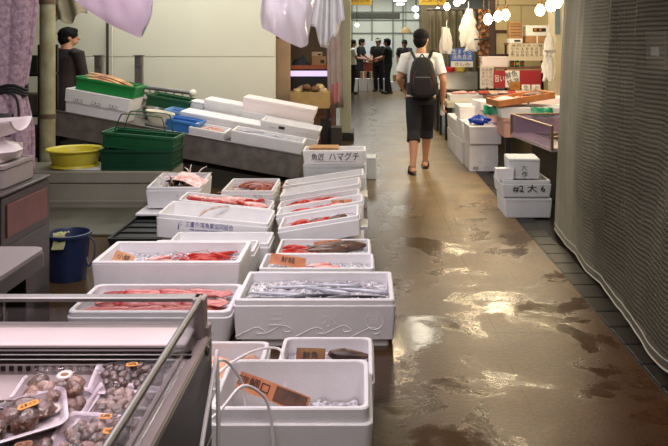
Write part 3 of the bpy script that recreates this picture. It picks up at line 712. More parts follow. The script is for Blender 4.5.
# large open box O and boxes behind
MO = on(268, 8.67); foam_box(MO, .80, .44, .165, 'long white foam box at the low end of the steel counter', r=.01, rim_h=.015, step=.001)
ice(MO @ T(0, 0, .13), .74, .38, 0, 'crushed ice in the long box on the counter', .012, 150, 62)
for i in range(4): fish('slim', MO @ T(-.22+.15*i, .05*(-1)**i, .13) @ RZ(14-9*i), 'silver fish in the long foam box on the steel counter', 'silver fish on the counter')
MP = on(289, 9.2); foam_box(MP, .68, .44, .15, 'lower white foam box behind the long one on the counter', closed=True, r=.01, rim_h=.03)
bp_ = foam_box(MP @ T(0, 0, .151), .70, .45, .115, 'white foam box with small black label stacked on the counter', r=.01, rim_h=.012, step=.001)
bm = B(); box(bm, -.13, -.06, -.2262, -.2245, .05, .08); obj('printed_label', bm, INK, bp_)
strokes('handwriting', [[(-.24, .05), (-.2, .055), (-.17, .05)], [(.08, .04), (.1, .05)], [(.14, .04), (.16, .05)], [(.2, .04), (.22, .05)], [(.25, .04), (.27, .05)]], INK, bp_, T(0, -.224, 0), .004)
MQ = on(276, 9.72); foam_box(MQ, .86, .42, .27, 'lower white foam box at the back of the counter', closed=True, r=.01, rim_h=.03)
foam_box(MQ @ T(0, 0, .271), .90, .44, .17, 'upper white foam box at the back, pinkish lid', closed=True, r=.01, rim_h=.05, m=mat('pinkish_foam', (236, 222, 222), .55, bump=.1, bscale=140))
MS_ = on(222, 9.2); foam_box(MS_, .95, .44, .20, 'long closed white foam box behind the prawn tray', closed=True, r=.01, rim_h=.05)
MT_ = on(233, 9.72); foam_box(MT_, .72, .40, .20, 'lower closed white foam box beside the cream wall', closed=True, r=.01, rim_h=.05)
foam_box(MT_ @ T(0, 0, .201), .74, .42, .13, 'upper closed white foam box beside the cream wall', closed=True, r=.01, rim_h=.05)
foam_box(on(197, 9.75), .17, .3, .27, 'small white foam block beside the green crate', closed=True, r=.01, rim_h=.03)
# pipe rail with end knob, steel posts, pole
t = thing('pipe_rail', 'horizontal steel pipe with round white end knob above the crates', 'pipe', I4)
p0 = Vector((X(120, 10.4), 10.4, Z(84, 10.4))); p1 = Vector((X(193, 10.4), 10.4, Z(93, 10.4)))
bm = B(); tube(bm, [p0, p1], .03, 10); tube(bm, [p0+Vector((0, 0, -.08)), p1+Vector((0, 0, -.08))], .018, 8)
for k in range(9):
    q = p0.lerp(p1, (k+.5)/9); tube(bm, [q, q+Vector((.04, 0, -.08))], .012, 6)
tube(bm, [p0.lerp(p1, .5), (p0.lerp(p1, .5).x, 10.4, .6)], .02, 8)
obj('pipe', bm, STEEL, t); bm = B(); ball(bm, p1, .05); obj('end_knob', bm, PAPER, t)
for px, lb in ((99, 'short square steel post nearer the handwritten foam box'), (139, 'short square steel post nearer the pipe rail')):
    t = thing('steel_post', lb, 'post', T(X(px, 10.5), 10.5, 0))
    bm = B(); box(bm, -.05, .05, -.04, .04, 0, Z(56, 10.5)); obj('post', bm, DULL_STEEL, t)
    bm = B(); box(bm, -.03, .03, -.045, -.038, Z(66, 10.5), Z(58, 10.5)); box(bm, -.065, .065, -.055, .055, Z(56, 10.5), Z(56, 10.5)+.015); obj('bracket', bm, STEEL, t)
bm = B(); tube(bm, [(X(107, 11.1), 11.12, 0), (X(107, 11.1), 11.12, Z(20, 11.1))], .018, 8); tag(obj('pole', bm, BLACK), 'thin black pole against the cream wall', 'pole')
bm = B(); tube(bm, [(X(107, 11.1)+.06, 11.14, .8), (X(107, 11.1)+.05, 11.14, 3.3)], .01, 6); struct('trim_3', bm, WALLM)
# ribbed column
PIPE = mat('old_green_pipe', (158, 156, 124), .5, col2=(132, 122, 90), var=.3, vscale=7)
bm = B(); Yp = 8.1; xp = X(47.5, Yp)
lathe(bm, [(.078, 0), (.078, Z(117, Yp)), (.078, 3.6)], 24, T(xp, Yp, 0)); struct('pillar', bm, PIPE)
bm = B(); 
for zz in (Z(116, Yp), Z(2, Yp)): lathe(bm, [(.079, zz-.025), (.086, zz-.022), (.086, zz+.022), (.079, zz+.025)], 24, T(xp, Yp, 0), False, False)
struct('trim_4', bm, mat('rusty_band', (92, 74, 52), .6))
# grey insulated chest, yellow tub, green crates
t = thing('insulated_chest', 'long dark grey insulated chest below the steel counter', 'chest', T(-2.95, 7.67, .0))
CH = mat('chest_grey', (142, 138, 124), .5, var=.2, vscale=3)
bm = B(); rbox(bm, 2.2, .56, .235, .02, .006); box(bm, -1.08, 1.08, -.285, -.275, .05, .08); obj('body', bm, CH, t)
bm = B(); rbox(bm, 2.22, .58, .115, .02, .01, T(0, 0, .24)); obj('lid', bm, CH, t)
bm = B(); box(bm, -.5, -.05, -.296, -.288, .255, .262); obj('handle_strip', bm, STEEL, t)
t = thing('tub', 'round yellow plastic tub on the grey chest', 'tub', T(X(75, 7.65), 7.65, .356))
bm = B(); lathe(bm, [(.19, 0), (.20, .01), (.245, .16), (.27, .165), (.275, .175), (.268, .185), (.25, .18), (.238, .172), (.19, .02), (.16, .012)], 36); obj('bowl', bm, YELLOWP, t)
bm = B(); lathe(bm, [(.21, .0), (.235, .012), (.225, .035), (.205, .03)], 36, M=T(0, 0, 0)); obj('foot_ring', bm, YELLOWP, t)
bm = B(); rbox(bm, .5, .35, .012, .01); tag(obj('foam_sheet', bm, FOAM_GREY, None, T(X(96, 7.62), 7.60, .3555)), 'thin pale sheet lying under the yellow tub', 'sheet'); 
M_ = T(X(142, 7.6), 7.63, .357)
slat_crate(M_, .70, .44, .20, DGREENP, 'dark green crate below another on the grey chest', rows=4, cols=8)
slat_crate(M_ @ T(.0, .01, .19) @ RY(5), .69, .43, .15, GREENP, 'green crate with raised wire handle nested on the dark green crate', rows=3, cols=8, handle=(.18, .35, GREENP))
# blue bucket
t = thing('bucket', 'dark blue plastic bucket on the floor beside the dark cabinet', 'bucket', T(X(68, 5.22), 5.22, 0))
bm = B(); lathe(bm, [(.115, 0), (.118, .01), (.142, .29), (.152, .292), (.152, .31), (.14, .312), (.134, .30), (.11, .015)], 32); obj('pail', bm, NAVY, t)
bm = B(); tube(bm, spline([(.148, 0, .28), (.19, -.03, .24), (.2, -.08, .16), (.17, -.09, .11), (.13, -.02, .15)], 5), .006, 6); obj('handle', bm, NAVY, t)
bm = B(); rr = random.Random(5)
grid(bm, lambda u, v: (-.05+.08*u+.008*math.sin(v*9), -.16+.10*v, .328-.12*max(0, .45-v)**1.2*2+.012*noise.noise((u*5, v*5, 1))), 8, 8)
tag(obj('cloth', bm, mat('greenish_cloth', (150, 150, 106), .8), None, t.matrix_basis.copy()), 'small greenish cloth over the bucket rim', 'cloth')
bm = B(); lathe(bm, [(.132, .25), (.05, .252), (.001, .25)], 24, t.matrix_basis, False, True); tag(obj('bucket_water', bm, mat('murky_water', (110, 116, 100), .08), None), 'murky water filling the blue bucket', 'water', kind='stuff')
# dark cabinet with scale
CAB = mat('dark_cabinet', (30, 22, 20), .4, var=.3, vscale=4)
MAROON = mat('maroon_panel', (104, 50, 42), .45, var=.4, vscale=5)
t = thing('cabinet', 'tall dark cabinet with maroon side panels carrying a scale', 'cabinet', T(-1.72, 4.27, 0))
bm = B(); box(bm, -.8, 0, -.58, 0, 0, .845, c=.008); obj('body', bm, CAB, t)
bm = B(); box(bm, -.81, .004, -.59, .006, .846, .862, c=.004); obj('worktop', bm, mat('dark_top', (58, 50, 46), .4), t)
bm = B(); box(bm, 0, .006, -.52, -.05, .64, .80, c=.003); obj('side_panel', bm, MAROON, t)
bm = B(); box(bm, 0, .006, -.52, -.05, .28, .60, c=.003); obj('side_panel', bm, CAB, t)
t = thing('box', 'grey plastic box under the weighing scale on the dark cabinet', 'box', T(-1.94, 3.98, .862))
GP = mat('grey_plastic', (146, 138, 134), .45, var=.1)
bm = B(); rbox(bm, .36, .36, .10, .015, .006); obj('body', bm, GP, t)
bm = B(); loft(bm, [rrect(.37, .37, .015, .10), rrect(.37, .37, .015, .118), rrect(.34, .34, .012, .118), rrect(.34, .34, .012, .10), rrect(.37, .37, .015, .10)], False, False); obj('rim', bm, GP, t)
bm = B(); rbox(bm, .34, .34, .006, .01, .002, T(0, 0, .106)); obj('lid', bm, GP, t)
t = thing('weighing_scale', 'pale weighing scale with curved clear scoop on the grey box', 'scale', T(-1.94, 3.98, .982))
SCW = mat('scale_body', (202, 192, 190), .4)
bm = B()
loft(bm, [[(x, y*k, z) for x, y in ((-.16, -.16), (.13, -.16), (.13, .16), (-.16, .16))] for z, k in ((0, .8), (.03, 1), (.07, 1))] ); ball(bm, (0, 0, .05), (.19, .17, .06)); obj('body', bm, SCW, t)
bm = B()
def scoop(u, v):
    a = R(-75+150*v); r_ = .125+.015*math.sin(PI*u)
    return (-.17+.36*u, r_*math.sin(a), .235-r_*math.cos(a)*(1-.35*u**3))
grid(bm, scoop, 10, 14)
o = obj('scoop', bm, mat('frosted_scoop', (216, 206, 206), .3, translucent=.5), t)
md = o.modifiers.new('thickness', 'SOLIDIFY'); md.thickness = .004
bm = B(); tube(bm, [scoop(1, v/14)for v in range(15)], .005, 6); obj('scoop_lip', bm, SCW, t)
bm = B(); loft(bm, [rrect(.20, .05, .01, .0), rrect(.22, .03, .01, .12)], M=T(-.06, .19, .10) @ RX(-18)); tube(bm, [(-.06, .17, .04), (-.06, .19, .12)], .018, 8); obj('display', bm, BLACK, t)
# steel table in front of the cabinet
t = thing('work_table', 'grey topped work table with dark rounded edge', 'table', T(-1.22, 3.0, 0))
bm = B(); loft(bm, [rrect(1.1, .78, .05, .772, 5, -.55, -.39), rrect(1.1, .78, .05, .80, 5, -.55, -.39)]); obj('tabletop', bm, mat('grey_tabletop', (134, 128, 126), .3, .1, var=.15, vscale=4), t)
bm = B(); loft(bm, [rrect(1.11, .79, .055, .735, 5, -.55, -.39), rrect(1.11, .79, .055, .785, 5, -.55, -.39), rrect(1.098, .778, .05, .785, 5, -.55, -.39), rrect(1.098, .778, .05, .735, 5, -.55, -.39), rrect(1.11, .79, .055, .735, 5, -.55, -.39)], False, False); obj('edge_band', bm, BLACK, t)
bm = B(); box(bm, -1.0, -.15, -.04, -.02, .15, .74); obj('back_panel', bm, GP, t)
for x, y in ((-.07, -.07), (-1.03, -.07), (-.07, -.71), (-1.03, -.71)):
    bm = B(); box(bm, x-.035, x+.035, y-.035, y+.035, 0, .74); obj('leg', bm, BLACK, t)
# pale purple mesh curtain tied with black cord, dark stuff behind
MESH_P = mat('pale_purple_net', (172, 146, 156), .6, bump=.9, bscale=45, var=.35, vscale=30, col2=(128, 104, 116))
def gathered(f, nu, nv, name, m, label, cat, M=I4, extra=None):
    bm = B(); grid(bm, f, nu, nv); o = obj(name, bm, m, None, M, 60)
    md = o.modifiers.new('thickness', 'SOLIDIFY'); md.thickness = .004
    return tag(o, label, cat)
Yc = 6.0
def netc(u, v):
    z = .55+2.8*v
    zt = Z(90, Yc)
    k = (z-zt)
    wr = .18+.085*min(1.3, k/.7)**.8 if k > 0 else .18+.06*min(1, abs(k)/.3)
    xc = X(0, Yc)
    a = u*2*PI
    return (xc + wr*math.cos(a)*(1+.10*math.sin(a*9)), Yc + .6*wr*math.sin(a)*(1+.10*math.cos(a*9)), z)
gathered(netc, 110, 30, 'net_curtain', MESH_P, 'pale purple net curtain gathered by a black cord', 'curtain')
bm = B()
for dz in (-.02, .0, .025): tube(bm, [(X(0, Yc)+.205*math.cos(a*PI/12), Yc+.12*math.sin(a*PI/12), Z(90, Yc)+dz+.02*math.sin(a)) for a in range(25)], .012, 6)
tube(bm, spline([(X(14, Yc), Yc-.13, Z(90, Yc)), (X(24, Yc), Yc-.14, Z(96, Yc)), (X(27, Yc), Yc-.14, Z(112, Yc)), (X(25, Yc), Yc-.14, Z(122, Yc))], 5), .01, 6)
tube(bm, spline([(X(4, Yc), Yc-.13, Z(92, Yc)), (X(6, Yc), Yc-.14, Z(104, Yc)), (X(8, Yc), Yc-.14, Z(118, Yc))], 5), .01, 6)
tag(obj('cord', bm, RUBBER), 'black cord knotted round the purple net curtain', 'cord')
t = thing('storage_rack', 'dark storage rack between the purple net curtain and green column', 'rack', T(X(12, 8.6), 8.8, 0))
for z in (.3, .75, 1.2):
    bm = B(); box(bm, -.5, .32, -.2, .3, z, z+.03); obj('shelf', bm, DARK, t)
for x in (-.48, .30):
    bm = B(); box(bm, x-.02, x+.02, -.2, -.16, 0, 1.55); box(bm, x-.02, x+.02, .26, .3, 0, 1.55); obj('upright', bm, DARK, t)
for k, (z, c, h) in enumerate(((.78, (92, 84, 70), .22), (1.23, (40, 36, 34), .2), (.33, (70, 60, 50), .3))):
    bm = B(); rbox(bm, .34, .3, h, .01); box(bm, -.1, .1, -.156, -.148, h*.5, h*.7)
    tag(obj('storage_box', bm, mat('rack_box%d' % k, c, .6), None, T(X(12, 8.6)+.08, 8.82, z)), ('tan box on the middle of the dark rack', 'black box on top of the dark rack', 'brown box low in the dark rack')[k], 'box')
# crumpled tarp hanging above the worker
def tarp(u, v):
    z = Z(25, 9.9) + (.5)*v + .12*u*(1-v)
    return (X(52+34*u, 9.9), 9.9+.05*math.sin(u*14+v*3)+.03*noise.noise((u*4, v*4, 2)), z + .05*math.sin(u*9)*(1-v))
gathered(tarp, 40, 14, 'hanging_tarp', mat('pale_tarp', (186, 176, 148), .6, var=.25, vscale=4), 'crumpled beige tarp hanging above the worker in dark coat', 'tarp')
# ---------------------------------------------------------------- hanging plastic bags and cloth, front left
PINKBAG = clear_mat('pink_film', (255, 236, 252), .5, .15, milky=.85)
LILACBAG = clear_mat('lilac_film', (240, 232, 240), .5, .15, milky=.62)
def bag(pts, Y, z1, name, m, label, amp=.03, seed=0, thick=.10):
    """hanging pouch: outline given as pixel measures along its lower edge, closed at the top"""
    P = [Vector((X(px, Y), 0, Z(py, Y))) for px, py in pts]
    n = 40
    lens = [0]
    for a, b_ in zip(P, P[1:]): lens.append(lens[-1]+(b_-a).length)
    def at(s):
        s *= lens[-1]
        for i in range(len(P)-1):
            if s <= lens[i+1]: return P[i].lerp(P[i+1], (s-lens[i])/(lens[i+1]-lens[i]))
        return P[-1]
    bm = B()
    for sgn in (-1, 1):
        def f(u, v):
            q = at(u); top = Vector((P[0].x+(P[-1].x-P[0].x)*(.12+.76*u), 0, z1))
            p = q.lerp(top, v)
            k = math.sin(PI*u)**.6*math.sin(PI*(v*.85+.06))**.7
            y = sgn*thick*k + amp*k*noise.noise((u*6+seed, v*4, sgn*3)) + amp*.6*math.sin(u*22+v*4+seed)*k
            return (p.x+amp*.4*noise.noise((u*5, v*7, seed)), Y+y, p.z)
        grid(bm, f, n, 24)
    bmesh.ops.remove_doubles(bm, verts=bm.verts, dist=.0015)
    o = obj(name, bm, m, None, None, 60); return tag(o, label, 'bag')
bag([(74, 0), (84, 7), (98, 16), (112, 25), (126, 31), (140, 38), (146, 27), (151, 14), (153, 0)], 4.6, 2.15, 'hanging_bag', PINKBAG, 'pale pink plastic bag hanging high before the cream wall', .02, 1)
bag([(262, 0), (261, 14), (262, 28), (276, 36), (290, 43), (302, 48), (308, 45), (311, 20), (314, 0)], 5.6, 2.35, 'hanging_bag', LILACBAG, 'cloudy lilac plastic bag hanging beside the white cloth', .035, 4, .14)
def cloth(u, v):
    Y = 6.6; top = Z(-40, Y); low = [(309, 26), (315, 27), (321, 47), (327, 48), (331, 38), (336, 37), (341, 22), (345, 20)]
    k = u*(len(low)-1); i = min(len(low)-2, int(k)); q = k-i
    lx = low[i][0]*(1-q)+low[i+1][0]*q; ly = low[i][1]*(1-q)+low[i+1][1]*q
    tx = 322+16*u
    return (X(tx*v+lx*(1-v), Y), Y+.05*math.sin(u*17)*(1-.4*v)+.02*math.sin(u*41), Z(ly, Y)*(1-v)+top*v)
gathered(cloth, 60, 16, 'hanging_cloth', mat('white_cloth', (228, 226, 226), .8, var=.06), 'white cloth hanging in folds beside the lilac bag', 'cloth')
# ---------------------------------------------------------------- glass shellfish case, nearest the viewer
CASEM = mat('case_enamel', (176, 160, 160), .35, .1, var=.1, vscale=3)
CASEW = mat('case_ledge', (222, 204, 206), .3, var=.06, vscale=6)
FRAME = mat('case_frame', (170, 152, 152), .5, .0, var=.25, vscale=6)
t = thing('display_case', 'glass sided refrigerated case holding packs of shellfish', 'display case', I4)
x0, x1 = -1.25, -.432
bm = B(); box(bm, x0, -.383, 1.0, 1.965, 0, .60); box(bm, x0, x0+.05, 1.0, 1.96, .6, .86); box(bm, x0, -.383, 1.0, 1.04, .6, .80); obj('body', bm, BLACK, t)
bm = B(); box(bm, -.40, -.383, 1.0, 1.965, .60, .845); obj('side_panel', bm, BLACK, t)
bm = B()
loft(bm, [[(x, y, z) for y, z in ((1.04, .55), (1.80, .82), (1.80, .80), (1.04, .53))] for x in (x0+.05, -.402)]); obj('sloping_shelf', bm, CASEM, t)
bm = B(); box(bm, x0, -.40, 1.80, 1.83, .60, .845); obj('inner_back', bm, CASEM, t)
bm = B(); k = 0
while x0+.1+k*.0195 < -.42:
    xx = x0+.1+k*.0195; box(bm, xx, xx+.0105, 1.7975, 1.801, .843-.014, .843-.002, c=.0006); k += 1
obj('air_vents', bm, BLACK, t)
bm = B(); lathe(bm, [(.0001, 0), (.007, 0), (.0075, .002)], 16, T(X(11, 1.8), 1.7985, .795) @ RX(90)); obj('drain_hole', bm, BLACK, t)
bm = B()
box(bm, x0, -.40, 1.80, 1.815, .846, .853); box(bm, x0, -.40, 1.805, 1.82, .855, .862); box(bm, x0, -.40, 1.808, 1.822, .862, .874)
obj('dark_step', bm, mat('dark_rail', (52, 42, 44), .35, .3), t)
bm = B(); box(bm, x0, -.40, 1.798, 1.806, .853, .856); box(bm, x0, -.40, 1.803, 1.809, .862, .865); obj('bright_strip', bm, STEEL, t)
bm = B(); box(bm, x0, -.415, 1.815, 1.925, .874, .884); obj('ledge', bm, CASEW, t)
bm = B(); box(bm, x0, -.384, 1.925, 1.965, .60, .884); obj('far_frame', bm, FRAME, t)
bm = B(); box(bm, x0, -.405, 1.938, 1.944, .884, .945, c=.001); obj('far_glass', bm, GLASS, t)
bm = B(); box(bm, x0, -.398, 1.925, 1.955, .945, .957); obj('far_rail', bm, STEEL, t)
bm = B(); box(bm, -.434, -.383, 1.0, 1.975, .845, .856); box(bm, -.425, -.419, 1.0, 1.94, .856, .862); box(bm, -.398, -.385, 1.0, 1.97, .856, .861); obj('side_frame', bm, FRAME, t)
bm = B(); box(bm, -.409, -.405, 1.0, 1.93, .858, .945, c=.001); obj('side_glass', bm, GLASS, t)
bm = B(); tube(bm, [(-.405, 1.0, .951), (-.405, 1.94, .951)], .008, 10); obj('side_rail', bm, STEEL, t)
bm = B(); box(bm, -.422, -.392, 1.915, 1.955, .856, .957); obj('corner_post', bm, FRAME, t)
bm = B(); ball(bm, (-.381, 1.9, .835), (.006, .012, .012)); obj('bolt', bm, STEEL, t)
for k, pts in enumerate((((-.374, 1.99, .80), (-.368, 1.80, .70), (-.366, 1.6, .55), (-.368, 1.45, .40), (-.37, 1.4, .0)), ((-.374, 1.985, .78), (-.36, 1.93, .6), (-.362, 1.92, .4), (-.366, 1.92, .0)))):
    bm = B(); tube(bm, spline(pts, 6), .0055, 8); tag(obj('hose', bm, HOSE), ('clear hose sagging down the dark side of the glass case', 'clear hose hanging straight down the corner of the glass case')[k], 'hose')
# ---- packs
def cpt(px, py, up=0.0):
    Y = 1.409/((py-41)/780+.355); z = .82-.355*(1.8-Y)
    return T(X(px, Y), Y, z+up) @ RX(19.5)
TRAYM = mat('tray_foam', (224, 212, 218), .45)
ORS = mat('orange_sticker', (232, 150, 40), .5)
BRS = mat('brown_sticker', (140, 84, 44), .5)
WHS = mat('white_sticker', (226, 218, 214), .5)
def pack(M, w, d, h, label, shells, size, m, key, n, sticker=None, seed=0, tray=True, bump=.02, clear=False):
    t = thing('shellfish_pack', label, 'pack', M)
    if tray:
        bm = B(); loft(bm, [rrect(w*.86, d*.82, .015, 0), rrect(w, d, .02, h), rrect(w+.012, d+.012, .024, h+.001), rrect(w+.012, d+.012, .024, h+.003), rrect(w-.006, d-.006, .02, h+.003), rrect(w*.84, d*.80, .015, .004)])
        obj('tray', bm, TRAYM, t)
    else:
        bm = B(); 
        loft(bm, [[(p[0]*(1+.008*(i % 2)), p[1]*(1+.008*(i % 2)), p[2]) for i, p in enumerate(rrect(w*k, d*k, .02, z, 12))] for k, z in ((.88, 0), (.97, h*.9), (1.04, h), (1.04, h+.002))], True, False); obj('tray', bm, FILM, t)
    def film(u, v):
        k = (1-(2*u-1)**6)*(1-(2*v-1)**6)
        return ((u-.5)*w*1.01, (v-.5)*d*1.01, h+.003+bump*k+.002*noise.noise((u*5+seed, v*5, 0))*k)
    bm = B(); grid(bm, film, 14, 12); obj('plastic_film', bm, FILM, t)
    rr = random.Random(seed+50)
    if sticker:
        for sm, su, sv, sw, sh_, rot, words in sticker:
            p = Vector(film(su, sv)); Ms = T(p.x, p.y, p.z+.0035) @ RZ(rot)
            bm = B()
            if words is None: lathe(bm, [(sw*.5, 0), (sw*.5, .0006)], 24, Ms)
            else: loft(bm, [rrect(sw, sh_, sh_*.45, 0, 5), rrect(sw, sh_, sh_*.45, .0006, 5)], M=Ms)
            st = obj('sticker', bm, sm, t)
            if words: text('lettering', words, sh_*.62, INK, st, Ms @ T(0, 0, .0012), .0002, stretch=sw*.74)
            else:
                bm = B(); lathe(bm, [(sw*.27, .0008), (sw*.27, .0012)], 16, Ms @ S(1, .7, 1)); lathe(bm, [(sw*.44, .0007), (sw*.46, .0007), (sw*.46, .001), (sw*.44, .001)], 20, Ms, False, False); obj('printed_fish', bm, BRS, st)
    pts = []
    for k in range(n*60):
        if len(pts) >= n: break
        x, y = rr.uniform(-.5, .5)*(w*.86-size), rr.uniform(-.5, .5)*(d*.84-size*.8)
        if all((x-a)**2+(y-b_)**2 > (size*.5)**2 for a, b_ in pts): pts.append((x, y))
    for x, y in pts:
        clam(M @ T(x, y, .004+rr.uniform(0, .008)) @ RZ(rr.uniform(0, 360)) @ RX(rr.uniform(-22, 22)) @ RY(rr.uniform(-22, 22)) @ T(0, 0, -size*.03), shells, label.split(',')[0] + ' shells', key, m, size)
    return t
pack(cpt(58, 399, .004) @ RX(-9), .17, .10, .028, 'clear ridged pack of big brown clams with round white sticker', 'big brown clam in the pack with round white sticker', .052, SHELLM, 'clam_big', 12, [(WHS, .62, .45, .034, .034, 0, None)], 1, False, .024)
pack(cpt(134, 384, .008) @ RZ(2), .175, .095, .012, 'long white tray of dark small clams against the case back', 'small dark clam in the tray against the case back', .026, SHELLM3, 'clam_dark', 34, [(ORS, .48, .62, .026, .012, 4, '浜')], 2, True, .016)
pack(cpt(20, 436, .026) @ RZ(24) @ RX(-6), .18, .12, .014, 'white tray of large mussels with orange sticker, tilted', 'large dark mussel in the tilted tray with orange sticker', .062, SHELLM3, 'mussel', 9, [(ORS, .62, .42, .042, .018, 8, 'はまぐり')], 3, True, .024)
pack(cpt(70, 414, .006) @ RZ(-12), .09, .10, .012, 'narrow pack of brown clams squeezed between two trays', 'brown clam in the narrow pack between two trays', .034, SHELLM, 'clam_mid', 12, [(WHS, .35, .2, .03, .03, 0, None)], 4, True, .016)
pack(cpt(122, 418, .008) @ RZ(-8), .15, .13, .014, 'white tray of grey clams beside the glass side', 'grey clam in the white tray beside the glass side', .030, SHELLM2, 'clam_grey', 32, [(ORS, .42, .16, .026, .013, 8, '浜')], 5, True, .018)
pack(cpt(96, 452, .014) @ RZ(-6), .17, .12, .014, 'nearest tray of grey brown clams with bright film glints', 'grey brown clam in the nearest tray', .032, SHELLM2, 'clam_grey_big', 24, [(ORS, .7, .5, .03, .014, -4, '浜')], 6, True, .02)
pack(cpt(20, 468, .006) @ RZ(8), .17, .11, .014, 'tray of dark whelks with brown sticker under the mussels', 'dark shell in the tray with brown sticker', .05, SHELLM3, 'whelk', 7, [(BRS, .55, .6, .036, .018, 6, 'つぶ')], 7, True, .018)
# ---------------------------------------------------------------- long net curtain on the right
def net_mat():
    m = bpy.data.materials.new('woven_net'); m.use_nodes = True
    nt = m.node_tree; N = nt.nodes; L = nt.links; b = N['Principled BSDF']; out = N['Material Output']
    tc = N.new('ShaderNodeTexCoord'); sp = N.new('ShaderNodeSeparateXYZ'); L.new(tc.outputs['Object'], sp.inputs[0])
    def mth(op, a, bv=0.0):
        n = N.new('ShaderNodeMath'); n.operation = op
        for i, v in enumerate((a, bv)):
            if isinstance(v, (int, float)): n.inputs[i].default_value = v
            else: L.new(v, n.inputs[i])
        return n.outputs[0]
    zz = mth('ADD', mth('MULTIPLY', mth('SINE', mth('MULTIPLY', sp.outputs['Z'], 2*PI/.026)), .5), .5)
    yy = mth('ADD', mth('MULTIPLY', mth('SINE', mth('MULTIPLY', sp.outputs['Y'], 2*PI/.05)), .5), .5)
    nz = N.new('ShaderNodeTexNoise'); nz.inputs['Scale'].default_value = 1.6; nz.inputs['Detail'].default_value = 5; L.new(tc.outputs['Object'], nz.inputs['Vector'])
    cr = N.new('ShaderNodeValToRGB'); cr.color_ramp.elements[0].position = .3; cr.color_ramp.elements[0].color = lin((112, 107, 90)); cr.color_ramp.elements[1].position = .7; cr.color_ramp.elements[1].color = lin((150, 145, 124))
    L.new(nz.outputs['Fac'], cr.inputs[0]); L.new(cr.outputs[0], b.inputs['Base Color']); b.inputs['Roughness'].default_value = .75; b.inputs['Specular IOR Level'].default_value = .15
    hole = mth('MULTIPLY', mth('POWER', zz, 1.6), mth('ADD', mth('MULTIPLY', yy, .25), .75))
    # the hem is a denser band; the sheet is thinner where it is stretched (noise)
    # the far end of the sheet is folded double and hides what is behind it
    dbl = N.new('ShaderNodeMapRange'); dbl.inputs['From Min'].default_value = 5.9; dbl.inputs['From Max'].default_value = 5.0; L.new(sp.outputs['Y'], dbl.inputs['Value'])
    fac = mth('MULTIPLY', mth('MULTIPLY', hole, mth('ADD', mth('MULTIPLY', dbl.outputs[0], .30), .06)), mth('GREATER_THAN', sp.outputs['Z'], .10))
    fac = mth('ADD', fac, mth('MULTIPLY', dbl.outputs[0], .48))
    tr = N.new('ShaderNodeBsdfTransparent'); mx = N.new('ShaderNodeMixShader')
    L.new(fac, mx.inputs[0]); L.new(b.outputs[0], mx.inputs[1]); L.new(tr.outputs[0], mx.inputs[2]); L.new(mx.outputs[0], out.inputs[0])
    return m
path = spline([(2.15, 6.95), (1.80, 6.72), (1.585, 6.42), (1.535, 5.6), (1.51, 4.9), (1.475, 4.2), (1.44, 3.6), (1.41, 2.6), (1.37, 1.4)], 30) if False else spline([(2.15, 6.95, 0), (1.80, 6.72, 0), (1.585, 6.42, 0), (1.535, 5.6, 0), (1.51, 4.9, 0), (1.475, 4.2, 0), (1.44, 3.6, 0), (1.41, 2.6, 0), (1.37, 1.4, 0)], 36)
cum = [0]
for a, b_ in zip(path, path[1:]): cum.append(cum[-1]+(b_-a).length)
bm = B(); nv = 26; rows = []
for i, p in enumerate(path):
    t_ = (path[min(i+1, len(path)-1)]-path[max(i-1, 0)]).normalized(); nrm = Vector((t_.y, -t_.x, 0)); s = cum[i]; col = []
    for j in range(nv+1):
        v = j/nv; z = .025 + 3.3*v
        amp = .006+.034*v**.6
        w = amp*.8*(math.sin(s*9+1.2*math.sin(s*2.3)) + .3*math.sin(s*27+1.3+v*1.2)) + .07*noise.noise((s*1.1, v*2.2, 3))
        lean = .16*v**1.3
        col.append(bm.verts.new((p.x+nrm.x*w+lean, p.y+nrm.y*w, z+(.012*math.sin(s*9) if j == 0 else 0))))
    rows.append(col)
for a, b_ in zip(rows, rows[1:]):
    for j in range(nv): bm.faces.new((a[j], b_[j], b_[j+1], a[j+1]))
nc = thing('net_curtain', 'tall grey woven net curtain closing the stall along the gutter', 'curtain')
hem = [r[0].co.copy() for r in rows]
obj('net_sheet', bm, net_mat(), nc, sharp=60)
bm = B()
tube(bm, hem, .006, 5); tube(bm, [p+Vector((0, 0, .05)) for p in hem], .004, 5)
obj('hem', bm, mat('pale_hem', (176, 170, 150), .6), nc)
bm = B(); box(bm, 1.95, 6, 6.95, 7.0, 0, 3.6); struct('wall_net_stall', bm, mat('dark_partition', (44, 38, 32), .7, var=.3))
